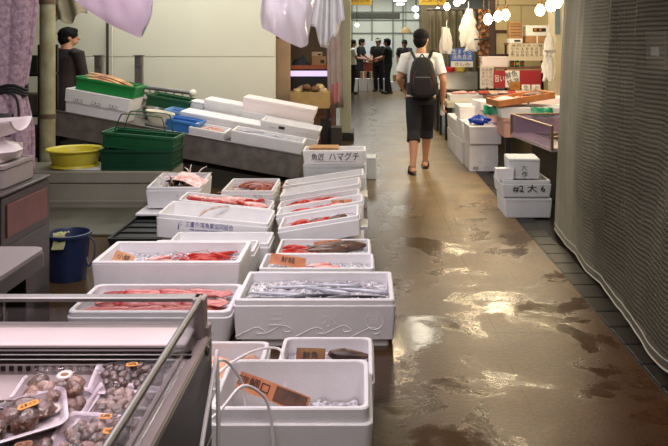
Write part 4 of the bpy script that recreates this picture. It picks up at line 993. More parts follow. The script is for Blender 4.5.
# what stands behind the net
SH = mat('shut_stall_dark', (34, 30, 27), .5, var=.3)
t = thing('refrigerator_rack', 'dark tall rack seen dimly through the grey net curtain', 'rack', T(2.05, 0, 0))
bm = B(); box(bm, .55, .60, 1.0, 6.3, 0, 2.6); obj('back_panel', bm, SH, t)
for z in (.35, .85, 1.35, 1.9):
    bm = B(); box(bm, 0, .55, 1.0, 6.3, z, z+.03); obj('shelf', bm, mat('rack_shelf', (60, 56, 50), .5), t)
for y in (1.0, 2.8, 4.6, 6.25):
    bm = B(); box(bm, 0, .04, y, y+.05, 0, 2.6); obj('upright', bm, SH, t)
for k, (y, z, w, h, c) in enumerate(((3.4, .38, .5, .28, (90, 84, 78)), (4.1, .88, .4, .25, (120, 112, 104)), (5.0, .88, .5, .3, (60, 62, 74)), (5.7, 1.38, .4, .28, (128, 120, 108)), (4.0, 1.38, .45, .3, (104, 96, 90)), (3.2, 1.38, .4, .2, (70, 58, 50)), (5.3, .38, .5, .3, (96, 84, 74)))):
    nm = ('grey box low on the rack behind the net', 'pale box on the second shelf behind the net', 'bluish box on the second shelf behind the net', 'pale box on the third shelf near the curtain fold', 'grey box on the third shelf behind the net', 'flat brown box on the third shelf behind the net', 'tan box low on the rack near the curtain fold')[k]
    q = foam_box(T(2.3, y, z), .36, w, h, nm, m=mat('behind_net%d' % k, c, .6), closed=True)
    bm = B(); box(bm, -.184, -.17, -.09, .06, h*.35, h*.6); obj('printed_label', bm, PAPER, q)
# ---------------------------------------------------------------- boxes beside the gutter
SB = [(1.265, 1.69, 7.0, 7.45, 0, .175, 'lowest white foam box of three stacked at the curtain end'), (1.235, 1.68, 6.98, 7.45, .176, .165, 'white foam box with black marks under the small one')]
for i, (a, b_, c, e, z, h, lb) in enumerate(SB):
    q = foam_box(T((a+b_)/2, (c+e)/2, z), b_-a, e-c, h, lb, m=FOAM_GREY, closed=(i == 0), r=.012, rim_h=.035, foot=.05 if i else 0)
    if i:
        text('lettering', '#2 大 6', .075, INK, q, T(.02, -.237, .09) @ RX(-3) @ FRONT, .001, stretch=.29)
        bm = B(); rbox(bm, .38, .40, .03, .02, M=T(0, 0, .115)); 
        tag(obj('plastic_sheet', bm, clear_mat('bag_film', (226, 226, 226), .5, .2, .6), None, q.matrix_basis.copy()), 'crumpled clear plastic sheet under the small lettered box', 'plastic sheet')
q = foam_box(T(1.455, 7.2, .342) @ RZ(-3), .285, .32, .185, 'small white foam box with two black characters, topmost at the curtain end', m=FOAM_GREY, closed=True, r=.01, rim_h=.03)
text('lettering', '大', .062, INK, q, T(0, -.157, .10) @ FRONT, .001); text('lettering', '作', .055, INK, q, T(.004, -.157, .042) @ FRONT, .001)
bm = B(); loft(bm, [[(-.09*k, -.03, z), (.06*k, -.03, z), (.06*k, .05, z), (-.09*k, .05, z)] for z, k in ((0, 1), (.06, 1.02), (.1, 1.1))])
tag(obj('foam_scrap', bm, FOAM, None, T(1.285, 7.05, .342)), 'small foam scrap leaning beside the small lettered box', 'foam')
# long run of boxes beyond
t = foam_box(T(1.46, 9.72, 0), .35, .44, .335, 'white lidded carton with barcode facing the aisle', m=FOAM, closed=True, r=.006, rim_h=.02, taper=1.0)
bm = B()
for k in range(6): box(bm, -.13+.011*k, -.125+.011*k, -.2225, -.2195, .02, .06)
obj('printed_bars', bm, INK, t)
strokes('printed_marks', [[(-.06, .11), (-.02, .11)], [(0, .045), (.04, .06), (.06, .04)], [(.0, .03), (.09, .03)], [(.02, .16), (.06, .165)], [(-.1, .22), (-.08, .22)]], INK, t, T(0, -.221, 0), .0035)
q = foam_box(T(1.475, 9.7, .336), .40, .50, .22, 'white foam box under the crumpled blue bag', closed=True, r=.01, rim_h=.04)
bm = B(); rnd2 = random.Random(4)
def bl(u, v):
    a = 2*PI*u; k = math.sin(PI*v)
    r_ = (.8+.35*noise.noise((math.cos(a)*2.2, math.sin(a)*2.2, v*5)))
    return (.15*k*math.cos(a)*r_, .12*k*math.sin(a)*r_, .06-.06*math.cos(PI*v)*r_ + .02*noise.noise((a*3, v*9, 2)))
grid(bm, bl, 44, 22)
tag(obj('plastic_bag', bm, mat('blue_film', (24, 74, 190), .25, translucent=.3), None, T(1.42, 9.62, .557)), 'crumpled bright blue plastic bag on white foam boxes', 'bag')
bm = B(); tube(bm, spline([(1.5, 9.6, .58), (1.62, 9.5, .59), (1.7, 9.48, .53)], 6), [.03, .028, .025, .02, .02, .025, .03, .028, .02, .015, .012, .01, .008], 7, flat=.35); tag(obj('bag_handle', bm, MATS['blue_film']), 'twisted blue strip trailing off the white foam box', 'plastic strip')
for k, (y, z, h, w) in enumerate(((10.3, 0, .30, .36), (10.3, .301, .26, .36), (10.9, 0, .28, .34), (10.9, .281, .22, .34), (11.5, 0, .30, .3), (11.5, .301, .2, .3), (10.55, .562, .17, .42))):
    foam_box(T(1.255+w/2, y, z), w, .56, h, ('lower white foam box directly behind the barcode carton', 'upper white foam box directly behind the blue bag', 'lower white foam box in the middle of the gutter row', 'upper white foam box in the middle of the gutter row', 'lower white foam box at the far end of the gutter row', 'upper white foam box at the far end of the gutter row', 'white foam box topmost in the gutter row')[k], closed=True, r=.01, rim_h=.04)
# ---------------------------------------------------------------- right hand glass case
t = thing('display_case', 'low glass fronted case beside the net curtain', 'display case', T(1.58, 8.4, 0) @ RZ(-83))
# local x runs from the far end to the near end along the glass, local y away from the aisle
L_ = 1.22
bm = B(); box(bm, 0, L_, 0, .9, .565, .60); obj('base_tray', bm, FRAME, t)
bm = B(); box(bm, .05, L_-.0, .22, .85, 0, .56); obj('cabinet', bm, DARK, t)
bm = B(); box(bm, .01, L_-.01, .004, .010, .60, .79, c=.001); obj('front_glass', bm, clear_mat('violet_glass', (226, 218, 238), .1, .05, .10, gain=.4), t)
bm = B(); box(bm, .004, .010, .01, .9, .60, .79, c=.001); obj('end_glass', bm, clear_mat('violet_glass', (226, 218, 238), .1, .05, .10, gain=.4), t)
bm = B(); tube(bm, [(0, .007, .80), (L_, .007, .80)], .012, 8); tube(bm, [(.007, 0, .80), (.007, .9, .80)], .012, 8); obj('top_rail', bm, mat('brown_rail', (122, 98, 74), .4, .3), t)
for x in (.007, L_-.007):
    bm = B(); box(bm, x-.012, x+.012, -.005, .019, .58, .80); obj('post', bm, MATS['brown_rail'], t)
MC = t.matrix_basis.copy()
for k in range(5):
    fish('small_red' if k % 2 else 'dark', MC @ T(.35+.17*k, .28+.05*(k % 2), .604) @ RZ(70+12*k) @ S(.8, .8, .8), ('brown fish nearest the far end of the low glass case', 'pinkish fish next to the far end of the low glass case', 'brown fish in the middle of the low glass case', 'pinkish fish near the curtain in the low glass case', 'brown fish hard by the curtain in the low glass case')[k], 'fish in the low glass case')
# ---------------------------------------------------------------- stall tables on the right
WOODD = mat('stall_board', (132, 92, 74), .5, var=.3)
def table(M, w, d, h, label, topm, legm, apron=.1):
    t = thing('stall_table', label, 'table', M)
    bm = B(); box(bm, -w/2, w/2, -d/2, d/2, h-.04, h); obj('tabletop', bm, topm, t)
    bm = B(); box(bm, -w/2+.02, w/2-.02, -d/2+.01, -d/2+.03, h-.04-apron, h-.04); box(bm, -w/2+.01, -w/2+.03, -d/2+.02, d/2-.02, h-.04-apron, h-.04); obj('apron', bm, topm, t)
    for x in (-1, 1):
        for y in (-1, 1):
            bm = B(); box(bm, x*(w/2-.06)-.03, x*(w/2-.06)+.03, y*(d/2-.06)-.03, y*(d/2-.06)+.03, 0, h-.04); obj('leg', bm, legm, t)
    return t
table(T(2.45, 9.8, 0), 1.7, 1.7, .70, 'stall table under the wooden fish tray', mat('pink_board', (196, 150, 134), .6), DARK, .18)
q = foam_box(T(1.95, 9.17, .701), .78, .46, .13, 'white foam box with green net under the wooden fish tray', r=.01, rim_h=.012, step=.001)
foam_box(T(2.62, 9.17, .701), .5, .46, .14, 'white foam box partly behind the net curtain', r=.01, rim_h=.012, step=.001)
GN = mat('green_film', (40, 150, 110), .3, translucent=.3)
for k, (x, y, z, lb) in enumerate(((1.53, 9.25, .78, 'green plastic net hanging over the near table corner'), (2.03, 8.93, .79, 'green plastic net below the wooden tray'), (2.62, 8.99, .86, 'green plastic net beside the net curtain'))):
    bm = B(); grid(bm, lambda u, v: (-.12+.24*u, -.02+.08*math.sin(u*5+k)*.4-.05*v, .045-.10*v+.03*noise.noise((u*4, v*4, k))), 14, 8)
    o = obj('plastic_net', bm, GN, None, T(x, y, z)); md = o.modifiers.new('thickness', 'SOLIDIFY'); md.thickness = .004; tag(o, lb, 'net')
MW = T(1.84, 9.19, .88) @ RZ(8) @ RY(-8)
t = thing('wooden_tray', 'shallow reddish wooden tray of fish tilted on foam boxes', 'tray', MW)
RW = mat('reddish_wood', (190, 122, 72), .5, var=.3, vscale=10)
bm = B(); box(bm, -.33, .33, -.24, .24, 0, .012); obj('tray_floor', bm, RW, t)
for a, b_, c, e in ((-.33, .33, -.25, -.235), (-.33, .33, .235, .25), (-.34, -.325, -.25, .25), (.325, .34, -.25, .25)):
    bm = B(); box(bm, a, b_, c, e, 0, .075); obj('side_board', bm, RW, t)
for k in range(9):
    fish(('bream', 'small_red', 'dark')[k % 3], MW @ T(-.2+.2*(k % 3), -.13+.12*(k//3), .02) @ RZ(20*((k*7) % 5)-40) @ S(.75, .8, 1), ('red fish', 'small pink fish', 'brown fish')[k % 3] + ' lying in the reddish wooden tray', ('red fish', 'small pink fish', 'brown fish')[k % 3] + ' in the wooden tray')
foam_box(T(1.78, 10.3, .701) @ RZ(6), .62, .5, .11, 'flat white foam box behind the wooden tray', closed=True, r=.01, rim_h=.03)
foam_box(T(2.55, 10.2, .701), .7, .5, .16, 'white foam box behind the tray by the curtain', r=.01, rim_h=.012, step=.001)
# second table with heaped fish
table(T(2.05, 12.31, 0), 1.55, .58, .66, 'far stall table carrying heaped pink fish', mat('white_board', (214, 206, 186), .5), DARK, .06)
for k, (x, w) in enumerate(((1.58, .52), (2.12, .48), (2.62, .4))):
    q = foam_box(T(x, 12.3, .661), w, .45, .10, ('white foam box of pink fish closest to the walking man', 'middle white foam box of pink fish on the far table', 'white foam box of pink fish below the red sign')[k], r=.01, rim_h=.012, step=.001)
    ice(T(x, 12.3, .661), w-.05, .40, .085, ('crushed ice in the far box closest to the man', 'crushed ice in the middle far box', 'crushed ice in the far box below the red sign')[k], .012, 30, 70+k)
    for i in range(6): fish(('bream', 'small_red')[i % 2], T(x-.12+.12*(i % 3), 12.22+.13*(i//3), .75+.012*(i % 2)) @ RZ(30*i) @ S(.75, .9, .9), ('pinkish red fish', 'small pink fish')[i % 2] + (' in the far box closest to the man', ' in the middle far box', ' in the far box below the red sign')[k], ('pinkish red fish', 'small pink fish')[i % 2] + ' on the far table %s' % 'abc'[k])
t = thing('steel_shelf', 'sloping steel shelf behind the heaped pink fish', 'shelf', T(2.0, 13.5, 0))
bm = B(); loft(bm, [[(x, y, z) for y, z in ((-.3, .78), (.3, 1.05), (.3, 1.03), (-.3, .76))] for x in (-.75, .7)]); obj('shelf_board', bm, STEEL, t)
for x in (-.7, .65):
    bm = B(); box(bm, x-.02, x+.02, .24, .28, 0, 1.0); box(bm, x-.02, x+.02, -.28, -.24, 0, .77); obj('leg', bm, DARK, t)
bm = B(); box(bm, -.75, .7, .26, .5, .98, 1.0); box(bm, -.75, -.71, .46, .5, 0, .98); box(bm, .66, .7, .46, .5, 0, .98); obj('back_ledge', bm, STEEL, t)
for px, c, n in ((449, (206, 34, 40), 'red plastic bowl on the ledge above the pink fish'), (459.5, (216, 190, 84), 'yellow plastic bowl beside the red bowl')):
    bm = B(); lathe(bm, [(.07, 0), (.075, .01), (.10, .12), (.108, .125), (.098, .12), (.068, .012)], 24)
    tag(obj('bowl', bm, mat(n.replace(' ', '_')[:20], c, .4), None, T(X(px, 13.88), 13.88, 1.0)), n, 'bowl')
def sign(M, w, h, col, label, name='sign', th=.015, legs=None):
    t = thing(name, label, 'sign', M)
    bm = B(); box(bm, -w/2, w/2, 0, th, -h/2, h/2); obj('board', bm, mat('sign_' + label[:14].replace(' ', '_'), col, .5), t)
    if legs:
        bm = B(); box(bm, -.02, .02, th, th+.02, -h/2-legs, h/2); obj('post', bm, DARK, t)
    return t
t = sign(T(X(462, 14.2), 14.2, Z(58, 14.2)), .42, .34, (52, 104, 196), 'blue sign board with rows of white lettering', legs=1.1)
text('lettering', '生まぐろ\n活魚直送', .10, PAPER, t, T(0, -.002, .06) @ FRONT, .001, stretch=.36)
bm = B(); box(bm, -.2, .2, -.006, -.001, -.165, -.06); obj('white_strip', bm, PAPER, t)
text('lettering', 'さしみ', .07, INK, t, T(0, -.009, -.115) @ FRONT, .001, stretch=.28)
# backdrop of hanging grey sheet behind the stall, rail, posts
def sheet(u, v): return (1.25+1.25*u, 15.0+.04*math.sin(u*60), .4+1.82*v)
gathered(sheet, 120, 6, 'sheet_curtain', mat('grey_green_sheet', (124, 118, 98), .7, var=.3, vscale=3), 'grey green hanging sheet behind the white carrier bags', 'curtain')
bm = B(); tube(bm, [(1.2, 14.9, Z(9.5, 14.9)), (2.7, 14.9, Z(9.5, 14.9))], .025, 8); tag(obj('rail', bm, DULL_STEEL), 'grey rail holding the hanging grey green sheet', 'rail')
BAGW = mat('white_carrier', (232, 228, 224), .5, var=.1, translucent=.35)
def carrier(px0, px1, py0, py1, Y, label, tiers=1, seed=0):
    """a sheaf of thin carrier bags hung by their handles: overlapping crumpled pouches"""
    bm = B(); x0, x1, z0, z1 = X(px0, Y), X(px1, Y), Z(py1, Y), Z(py0, Y); rr = random.Random(seed)
    n = 3+3*tiers
    for k in range(n):
        q = k/(n-1); w = (x1-x0)*rr.uniform(.42, .6); hh = (z1-z0)*(rr.uniform(.45, .6) if tiers > 1 else rr.uniform(.82, 1.0))
        cx = (x0+x1)/2+((x1-x0)-w)*.5*rr.uniform(-1, 1)*(1-.6*q if tiers > 1 else 1); zb = z0+((z1-z0)-hh)*(q if tiers > 1 else rr.uniform(0, .2))
        sd = seed*9+k*3.7
        def f(u, v):
            a = 2*PI*u; wv = w*.5*(1-.62*max(0, v-.35)/.65)*(.9+.1*math.sin(v*9+sd))
            r_ = 1+.45*noise.noise((math.cos(a)*1.8+sd, math.sin(a)*1.8, v*2.4))+.14*math.sin(a*6+sd+v*3)
            return (cx+wv*math.cos(a)*r_, Y-.05+.03*k/n+.4*wv*math.sin(a)*r_, zb+hh*v+.05*hh*noise.noise((a*1.5, v*2, sd))+(.03*math.sin(a*3+sd)*(1-v)))
        grid(bm, f, 36, 10)
    tube(bm, [((x0+x1)/2, Y, z1-.05), ((x0+x1)/2, Y, z1+.12)], .008, 5)
    return tag(obj('hanging_carrier_bag', bm, BAGW, None, None, 60), label, 'bag')
carrier(439, 454, 27, 52, 12.8, 'small bunch of white carrier bags nearer the walking man', 1, 2)
carrier(457, 480, 9, 50, 12.9, 'tall tiered bunch of white carrier bags above the blue sign', 3, 5)
# dark post and hanging brown bundles
bm = B(); box(bm, X(489.5, 12.9), X(495.5, 12.9), 12.9, 13.0, 0, 3.6); struct('pillar.001', bm, mat('dark_brown_post', (58, 34, 24), .5, var=.3))
bm = B()
for k in range(26):
    z = 1.25+k*.033; a = k*2.4
    ball(bm, (X(484, 12.7)+.06*math.cos(a), 12.72+.05*math.sin(a), z), (.05, .04, .045), sub=1)
tube(bm, [(X(484, 12.7), 12.72, 1.2), (X(484, 12.7), 12.72, 2.3)], .01, 5)
tag(obj('hanging_bundle', bm, mat('brown_bundle', (136, 86, 52), .6, var=.5, vscale=20)), 'brown hanging bundle between the carrier bags and dark post', 'bundle')
bm = B(); box(bm, X(475, 12.6), X(489, 12.6), 12.55, 12.7, Z(40, 12.6), Z(38.5, 12.6)); tube(bm, [(X(488, 12.6), 12.65, Z(40, 12.6)), (X(490, 12.6), 12.9, Z(48, 12.6))], .015, 6)
tag(obj('bracket_shelf', bm, DARK), 'small dark bracket shelf on the brown post', 'shelf')
# cream back wall of the stall with dark door frame
YB = 14.0
bm = B(); box(bm, X(490, YB), 6, YB, YB+.08, 0, 3.6); struct('wall_back_stall', bm, mat('yellow_cream_wall', (214, 196, 148), .6, var=.1, vscale=2))
bm = B()
box(bm, X(494, YB), X(512, YB), YB-.03, YB, Z(33, YB), Z(30, YB)); box(bm, X(494, YB), X(496, YB), YB-.03, YB, Z(58, YB), Z(30, YB)); box(bm, X(494, YB), X(512, YB), YB-.03, YB, Z(57, YB), Z(54, YB)); struct('trim_5', bm, mat('dark_red_frame', (84, 44, 36), .5))
bm = B(); box(bm, X(490, YB), 5, YB-.015, YB, Z(5.5, YB), Z(4.5, YB)); box(bm, X(520.5, YB), X(521.5, YB), YB-.015, YB, Z(30, YB), Z(5, YB)); struct('trim_6', bm, mat('cream_batten', (168, 150, 108), .6))
# shelf unit with goods
YS = 12.5
t = thing('shelf_unit', 'narrow shelf unit of goods against the cream back wall', 'shelf', T(0, YS, 0))
xa, xb = X(481, YS), X(549, YS)
for zz in (Z(67, YS), Z(43, YS)):
    bm = B(); box(bm, xa if zz < 1.3 else X(508, YS), xb, 0, .4, zz-.03, zz); obj('shelf_board', bm, WOODD, t)
for x in (xa+.02, xb-.02):
    bm = B(); box(bm, x-.02, x+.02, .36, .4, 0, Z(43, YS)-.03 if x > 2.5 else Z(67, YS)); obj('upright', bm, DARK, t)
bm = B(); box(bm, X(509, YS)-.0, X(509, YS)+.03, .36, .4, 0, Z(43, YS)-.03); obj('upright', bm, DARK, t)
zs = Z(43, YS)
foam_box(T(X(496, YS), YS+.2, Z(67, YS)), .44, .3, .165, 'pinkish white foam box on the shelf by the dark post', closed=True, r=.01, m=MATS['pinkish_foam'])
t = thing('carton_stack', 'pale box with dark label under the tall brown carton', 'box', T(X(517, YS), YS+.2, zs))
bm = B(); rbox(bm, .21, .25, .07, .005); obj('carton', bm, PAPER, t)
bm = B(); box(bm, -.03, .07, -.128, -.124, .02, .05); obj('printed_label', bm, INK, t)
t = thing('carton', 'tall brown cardboard carton on the pale labelled box', 'box', T(X(517, YS), YS+.2, zs+.071))
bm = B(); rbox(bm, .21, .24, .27, .005); obj('carton', bm, CARD, t)
bm = B()
for z in (.05, .09, .14, .19, .23): box(bm, -.09, .09, -.1225, -.119, z, z+.012)
obj('printed_lines', bm, mat('brown_print', (110, 72, 44), .7), t)
t = thing('carton', 'long brown cardboard carton under the white appliance', 'box', T(X(538, YS), YS+.2, zs))
bm = B(); rbox(bm, .36, .28, .11, .005); obj('carton', bm, CARD, t)
bm = B(); box(bm, -.01, .01, -.1425, -.139, 0, .11); obj('tape', bm, PAPER, t)
t = thing('appliance', 'white appliance with dark round controls on the long carton', 'appliance', T(X(538, YS), YS+.2, zs+.111))
bm = B(); rbox(bm, .36, .28, .17, .02, .008); obj('housing', bm, PAPER, t)
bm = B(); box(bm, -.07, .14, -.146, -.139, .07, .13); obj('panel', bm, DARK, t)
for x in (-.03, .05): 
    bm = B(); lathe(bm, [(.022, 0), (.02, .012)], 14, T(x, -.146, .10) @ RX(90)); obj('knob', bm, mat('orange_knob', (190, 110, 40), .4), t)
t = sign(T(X(527, 12.3), 12.3, Z(52, 12.3)), .58, .27, (212, 198, 170), 'cream paper notice covered in columns of black lettering', 'hanging_notice', .004)
text('lettering', '寿司ネタ 一覧', .04, INK, t, T(0, -.003, .10) @ FRONT, .0005, stretch=.5)
text('lettering', 'い た え か ま さ ひ\nか い び に ぐ ば ら\n三 五 四 七 九 三 六', .05, INK, t, T(0, -.003, .0) @ FRONT, .0005, stretch=.5)
strokes('printed_marks', [[(-.26, -.03), (-.24, -.01), (-.22, -.03), (-.24, -.05), (-.26, -.03)], [(-.25, .07), (-.22, .07)]], INK, t, T(0, -.004, 0), .006)
for k, px in enumerate((514, 519, 524)):
    t = thing('packet', ('green packet nearest the dark post on the lower shelf', 'red and green packet in the middle of the lower shelf', 'green packet under the paper notice')[k], 'packet', T(X(px, YS), YS+.15, Z(67, YS)))
    bm = B(); rbox(bm, .06, .05, .10, .01); obj('bag', bm, GREENP, t); bm = B(); box(bm, -.02, .02, -.028, -.024, .03, .07); obj('printed_label', bm, mat('red_print', (190, 40, 40), .5) if k != 1 else YELLOWP, t)
t = sign(T(X(517.5, 12.1), 12.1, Z(79, 12.1)), .74, .27, (158, 36, 40), 'long red sign with white and black lettering below the shelves', legs=.75)
bm = B(); box(bm, -.19, .03, -.006, -.001, -.13, .13); obj('white_panel', bm, PAPER, t)
text('lettering', '鮮魚\n特選', .12, INK, t, T(-.08, -.009, -.0) @ RY(-14) @ FRONT, .001, stretch=.19)
text('lettering', '旨い', .12, PAPER, t, T(-.28, -.003, 0) @ FRONT, .001, stretch=.14)
t = sign(T(X(515, 12.0), 12.0, Z(86, 12.0)), .16, .13, (176, 116, 46), 'small brown picture card below the red sign', 'card'); strokes('printed_marks', [[(-.05, -.03), (0, .03), (.05, -.02)]], DARK, t, T(0, -.002, 0), .008)
bm = B(); box(bm, -.08, .08, .0, .02, -.2, -.06); obj('stand', bm, DARK, t)
for k, px in enumerate((526, 536)):
    t = sign(T(X(px, 11.9), 11.9, Z(88, 11.9)), .13, .10, (236, 230, 220), ('white price sign with thick black lettering near the brown card', 'white price sign with thick black lettering near the hanging bags')[k], 'price_sign')
    text('lettering', ('生', '上')[k], .09, INK, t, T(0, -.003, 0) @ FRONT, .001); bm = B(); box(bm, -.01, .01, .0, .02, -.2, -.04); obj('stand', bm, DARK, t)
t = sign(T(X(487, 12.2), 12.2, Z(77, 12.2)), .22, .36, (206, 196, 182), 'pale notice board of small print beside the red sign', 'notice')
text('lettering', 'お品書\nまぐろ\nかつお\nいわし\nあなご', .055, mat('grey_print', (110, 96, 96), .6), t, T(0, -.003, 0) @ FRONT, .0005, stretch=.17)
bm = B(); box(bm, -.02, .02, .0, .02, -.7, -.15); obj('stand', bm, DARK, t)
for k in range(7):
    bm = B(); rbox(bm, .16, .2, .012, .01, M=T(0, 0, .012)); loft(bm, [rrect(.17, .21, .01, 0), rrect(.19, .23, .01, .02), rrect(.18, .22, .01, .02), rrect(.165, .2, .01, .004)], True, False)
    t = thing('fish_pack', ('red', 'brown', 'white')[k % 3] + ' topped pack of seafood ' + ('nearest the pale notice', 'second from the pale notice', 'third from the pale notice', 'in the middle of the row', 'third from the hanging bags', 'second from the hanging bags', 'nearest the hanging bags')[k] + ' under the red sign', 'pack', T(X(484+9.3*k, 11.75), 11.75+.02*(k % 2), .80) @ RX(8))
    obj('tray', bm, (mat('dark_red_tray', (110, 40, 36), .4), TRAYM, MATS['dark_red_tray'])[k % 3], t)
    bm = B(); grid(bm, lambda u, v: ((u-.5)*.14, (v-.5)*.17, .024+.015*math.sin(PI*u)*math.sin(PI*v)+.006*noise.noise((u*9, v*9, k))), 8, 8); obj('seafood', bm, (SHRIMPRED, ORANGEFISH, PALESQUID)[k % 3], t)
table(T(2.55, 11.75, 0), 1.45, .5, .79, 'narrow table of seafood packs below the red sign', WOODD, DARK, .1)
# white pillar with hanging crumpled plastic
bm = B(); box(bm, X(555, 10.8), X(578, 10.8), 10.8, 11.2, 0, 3.6); struct('pillar.002', bm, mat('cream_pillar', (200, 190, 158), .6, var=.12))
bm = B(); box(bm, X(555.5, 10.75), X(560, 10.75), 10.75, 10.8, Z(34, 10.75), Z(6, 10.75)); tag(obj('hanging_poster', bm, mat('blue_grey_poster', (96, 118, 130), .5, var=.3)), 'narrow blue grey poster high on the cream pillar', 'poster')
for k, (a, b_, c, e) in enumerate(((541, 556, 33, 56), (538, 555, 52, 79))):
    carrier(a, b_, c, e, 10.5, ('upper bunch of crumpled white bags on the cream pillar', 'lower bunch of crumpled white bags on the cream pillar')[k], 2, 9+k)
bm = B(); box(bm, X(545, 10.4), X(556, 10.4), 10.4, 10.44, Z(52, 10.4), Z(50, 10.4)); tag(obj('clip_bar', bm, GP), 'small grey clip bar holding the crumpled white bags', 'clip')
# ---------------------------------------------------------------- hanging bulbs
BULB = mat('warm_bulb', (255, 226, 176), .3, emit=20)
SOCK = mat('brass_socket', (120, 90, 50), .4, .5)
def bulb(px, py, Y, label, r=.056, M=None):
    t = thing('light_bulb', label, 'lamp', M or T(X(px, Y), Y, Z(py, Y)), 'bare warm bulbs over the stalls')
    bm = B(); lathe(bm, [(.001, -r), (r*.6, -r*.8), (r, 0), (r*.85, r*.55), (r*.42, r*1.2), (r*.38, r*1.35)], 18); o = obj('globe', bm, BULB, t)
    bm = B(); lathe(bm, [(r*.42, r*1.3), (r*.45, r*2.1), (r*.15, r*2.3)], 14); obj('socket', bm, SOCK, t)
    bm = B(); tube(bm, [(0, 0, r*2.2), (0, 0, 3.6-t.matrix_basis.translation.z)], .006, 6); obj('cord', bm, BLACK, t)
    li = bpy.data.lights.new('bulb_light', 'POINT'); li.energy = BULB_W; li.color = (1, .80, .52); li.shadow_soft_size = r
    lo = bpy.data.objects.new('bulb_light', li); COL.objects.link(lo); lo.matrix_basis = t.matrix_basis @ T(0, 0, -r*1.6)
    return t
BULB_W = 12
for px, py, Y, lb in ((488, 20, 9.2, 'bare bulb nearest the dark post, lowest of its string'), (498, 17, 9.6, 'bare bulb beside the lowest one over the red sign'), (505.5, 15.5, 9.4, 'third bare bulb from the dark post'), (540, 11, 8.6, 'bare bulb above the white appliance'), (551, 6, 7.6, 'bare bulb at the edge of the net curtain'), (557, 2.5, 7.7, 'bare bulb partly above the net curtain edge'),
                      (438, 11, 15.5, 'small distant bulb nearest the yellow sign'), (447, 7, 13.8, 'distant bulb second from the yellow sign'), (457, 3, 12.6, 'distant bulb third from the yellow sign'), (462, 0, 12.2, 'distant bulb furthest from the yellow sign')):
    bulb(px, py, Y, lb)
for x, y, z, lb in ((1.75, 8.3, 2.4, 'bare bulb hung above the low glass case'), (2.0, 8.3, 2.4, 'second bare bulb hung above the low glass case'), (.42, 9.9, 2.55, 'bare bulb hung over the middle of the aisle'), (1.55, 10.4, 2.2, 'bare bulb hung above the gutter row of foam boxes')):
    bulb(0, 0, 0, lb, M=T(x, y, z))
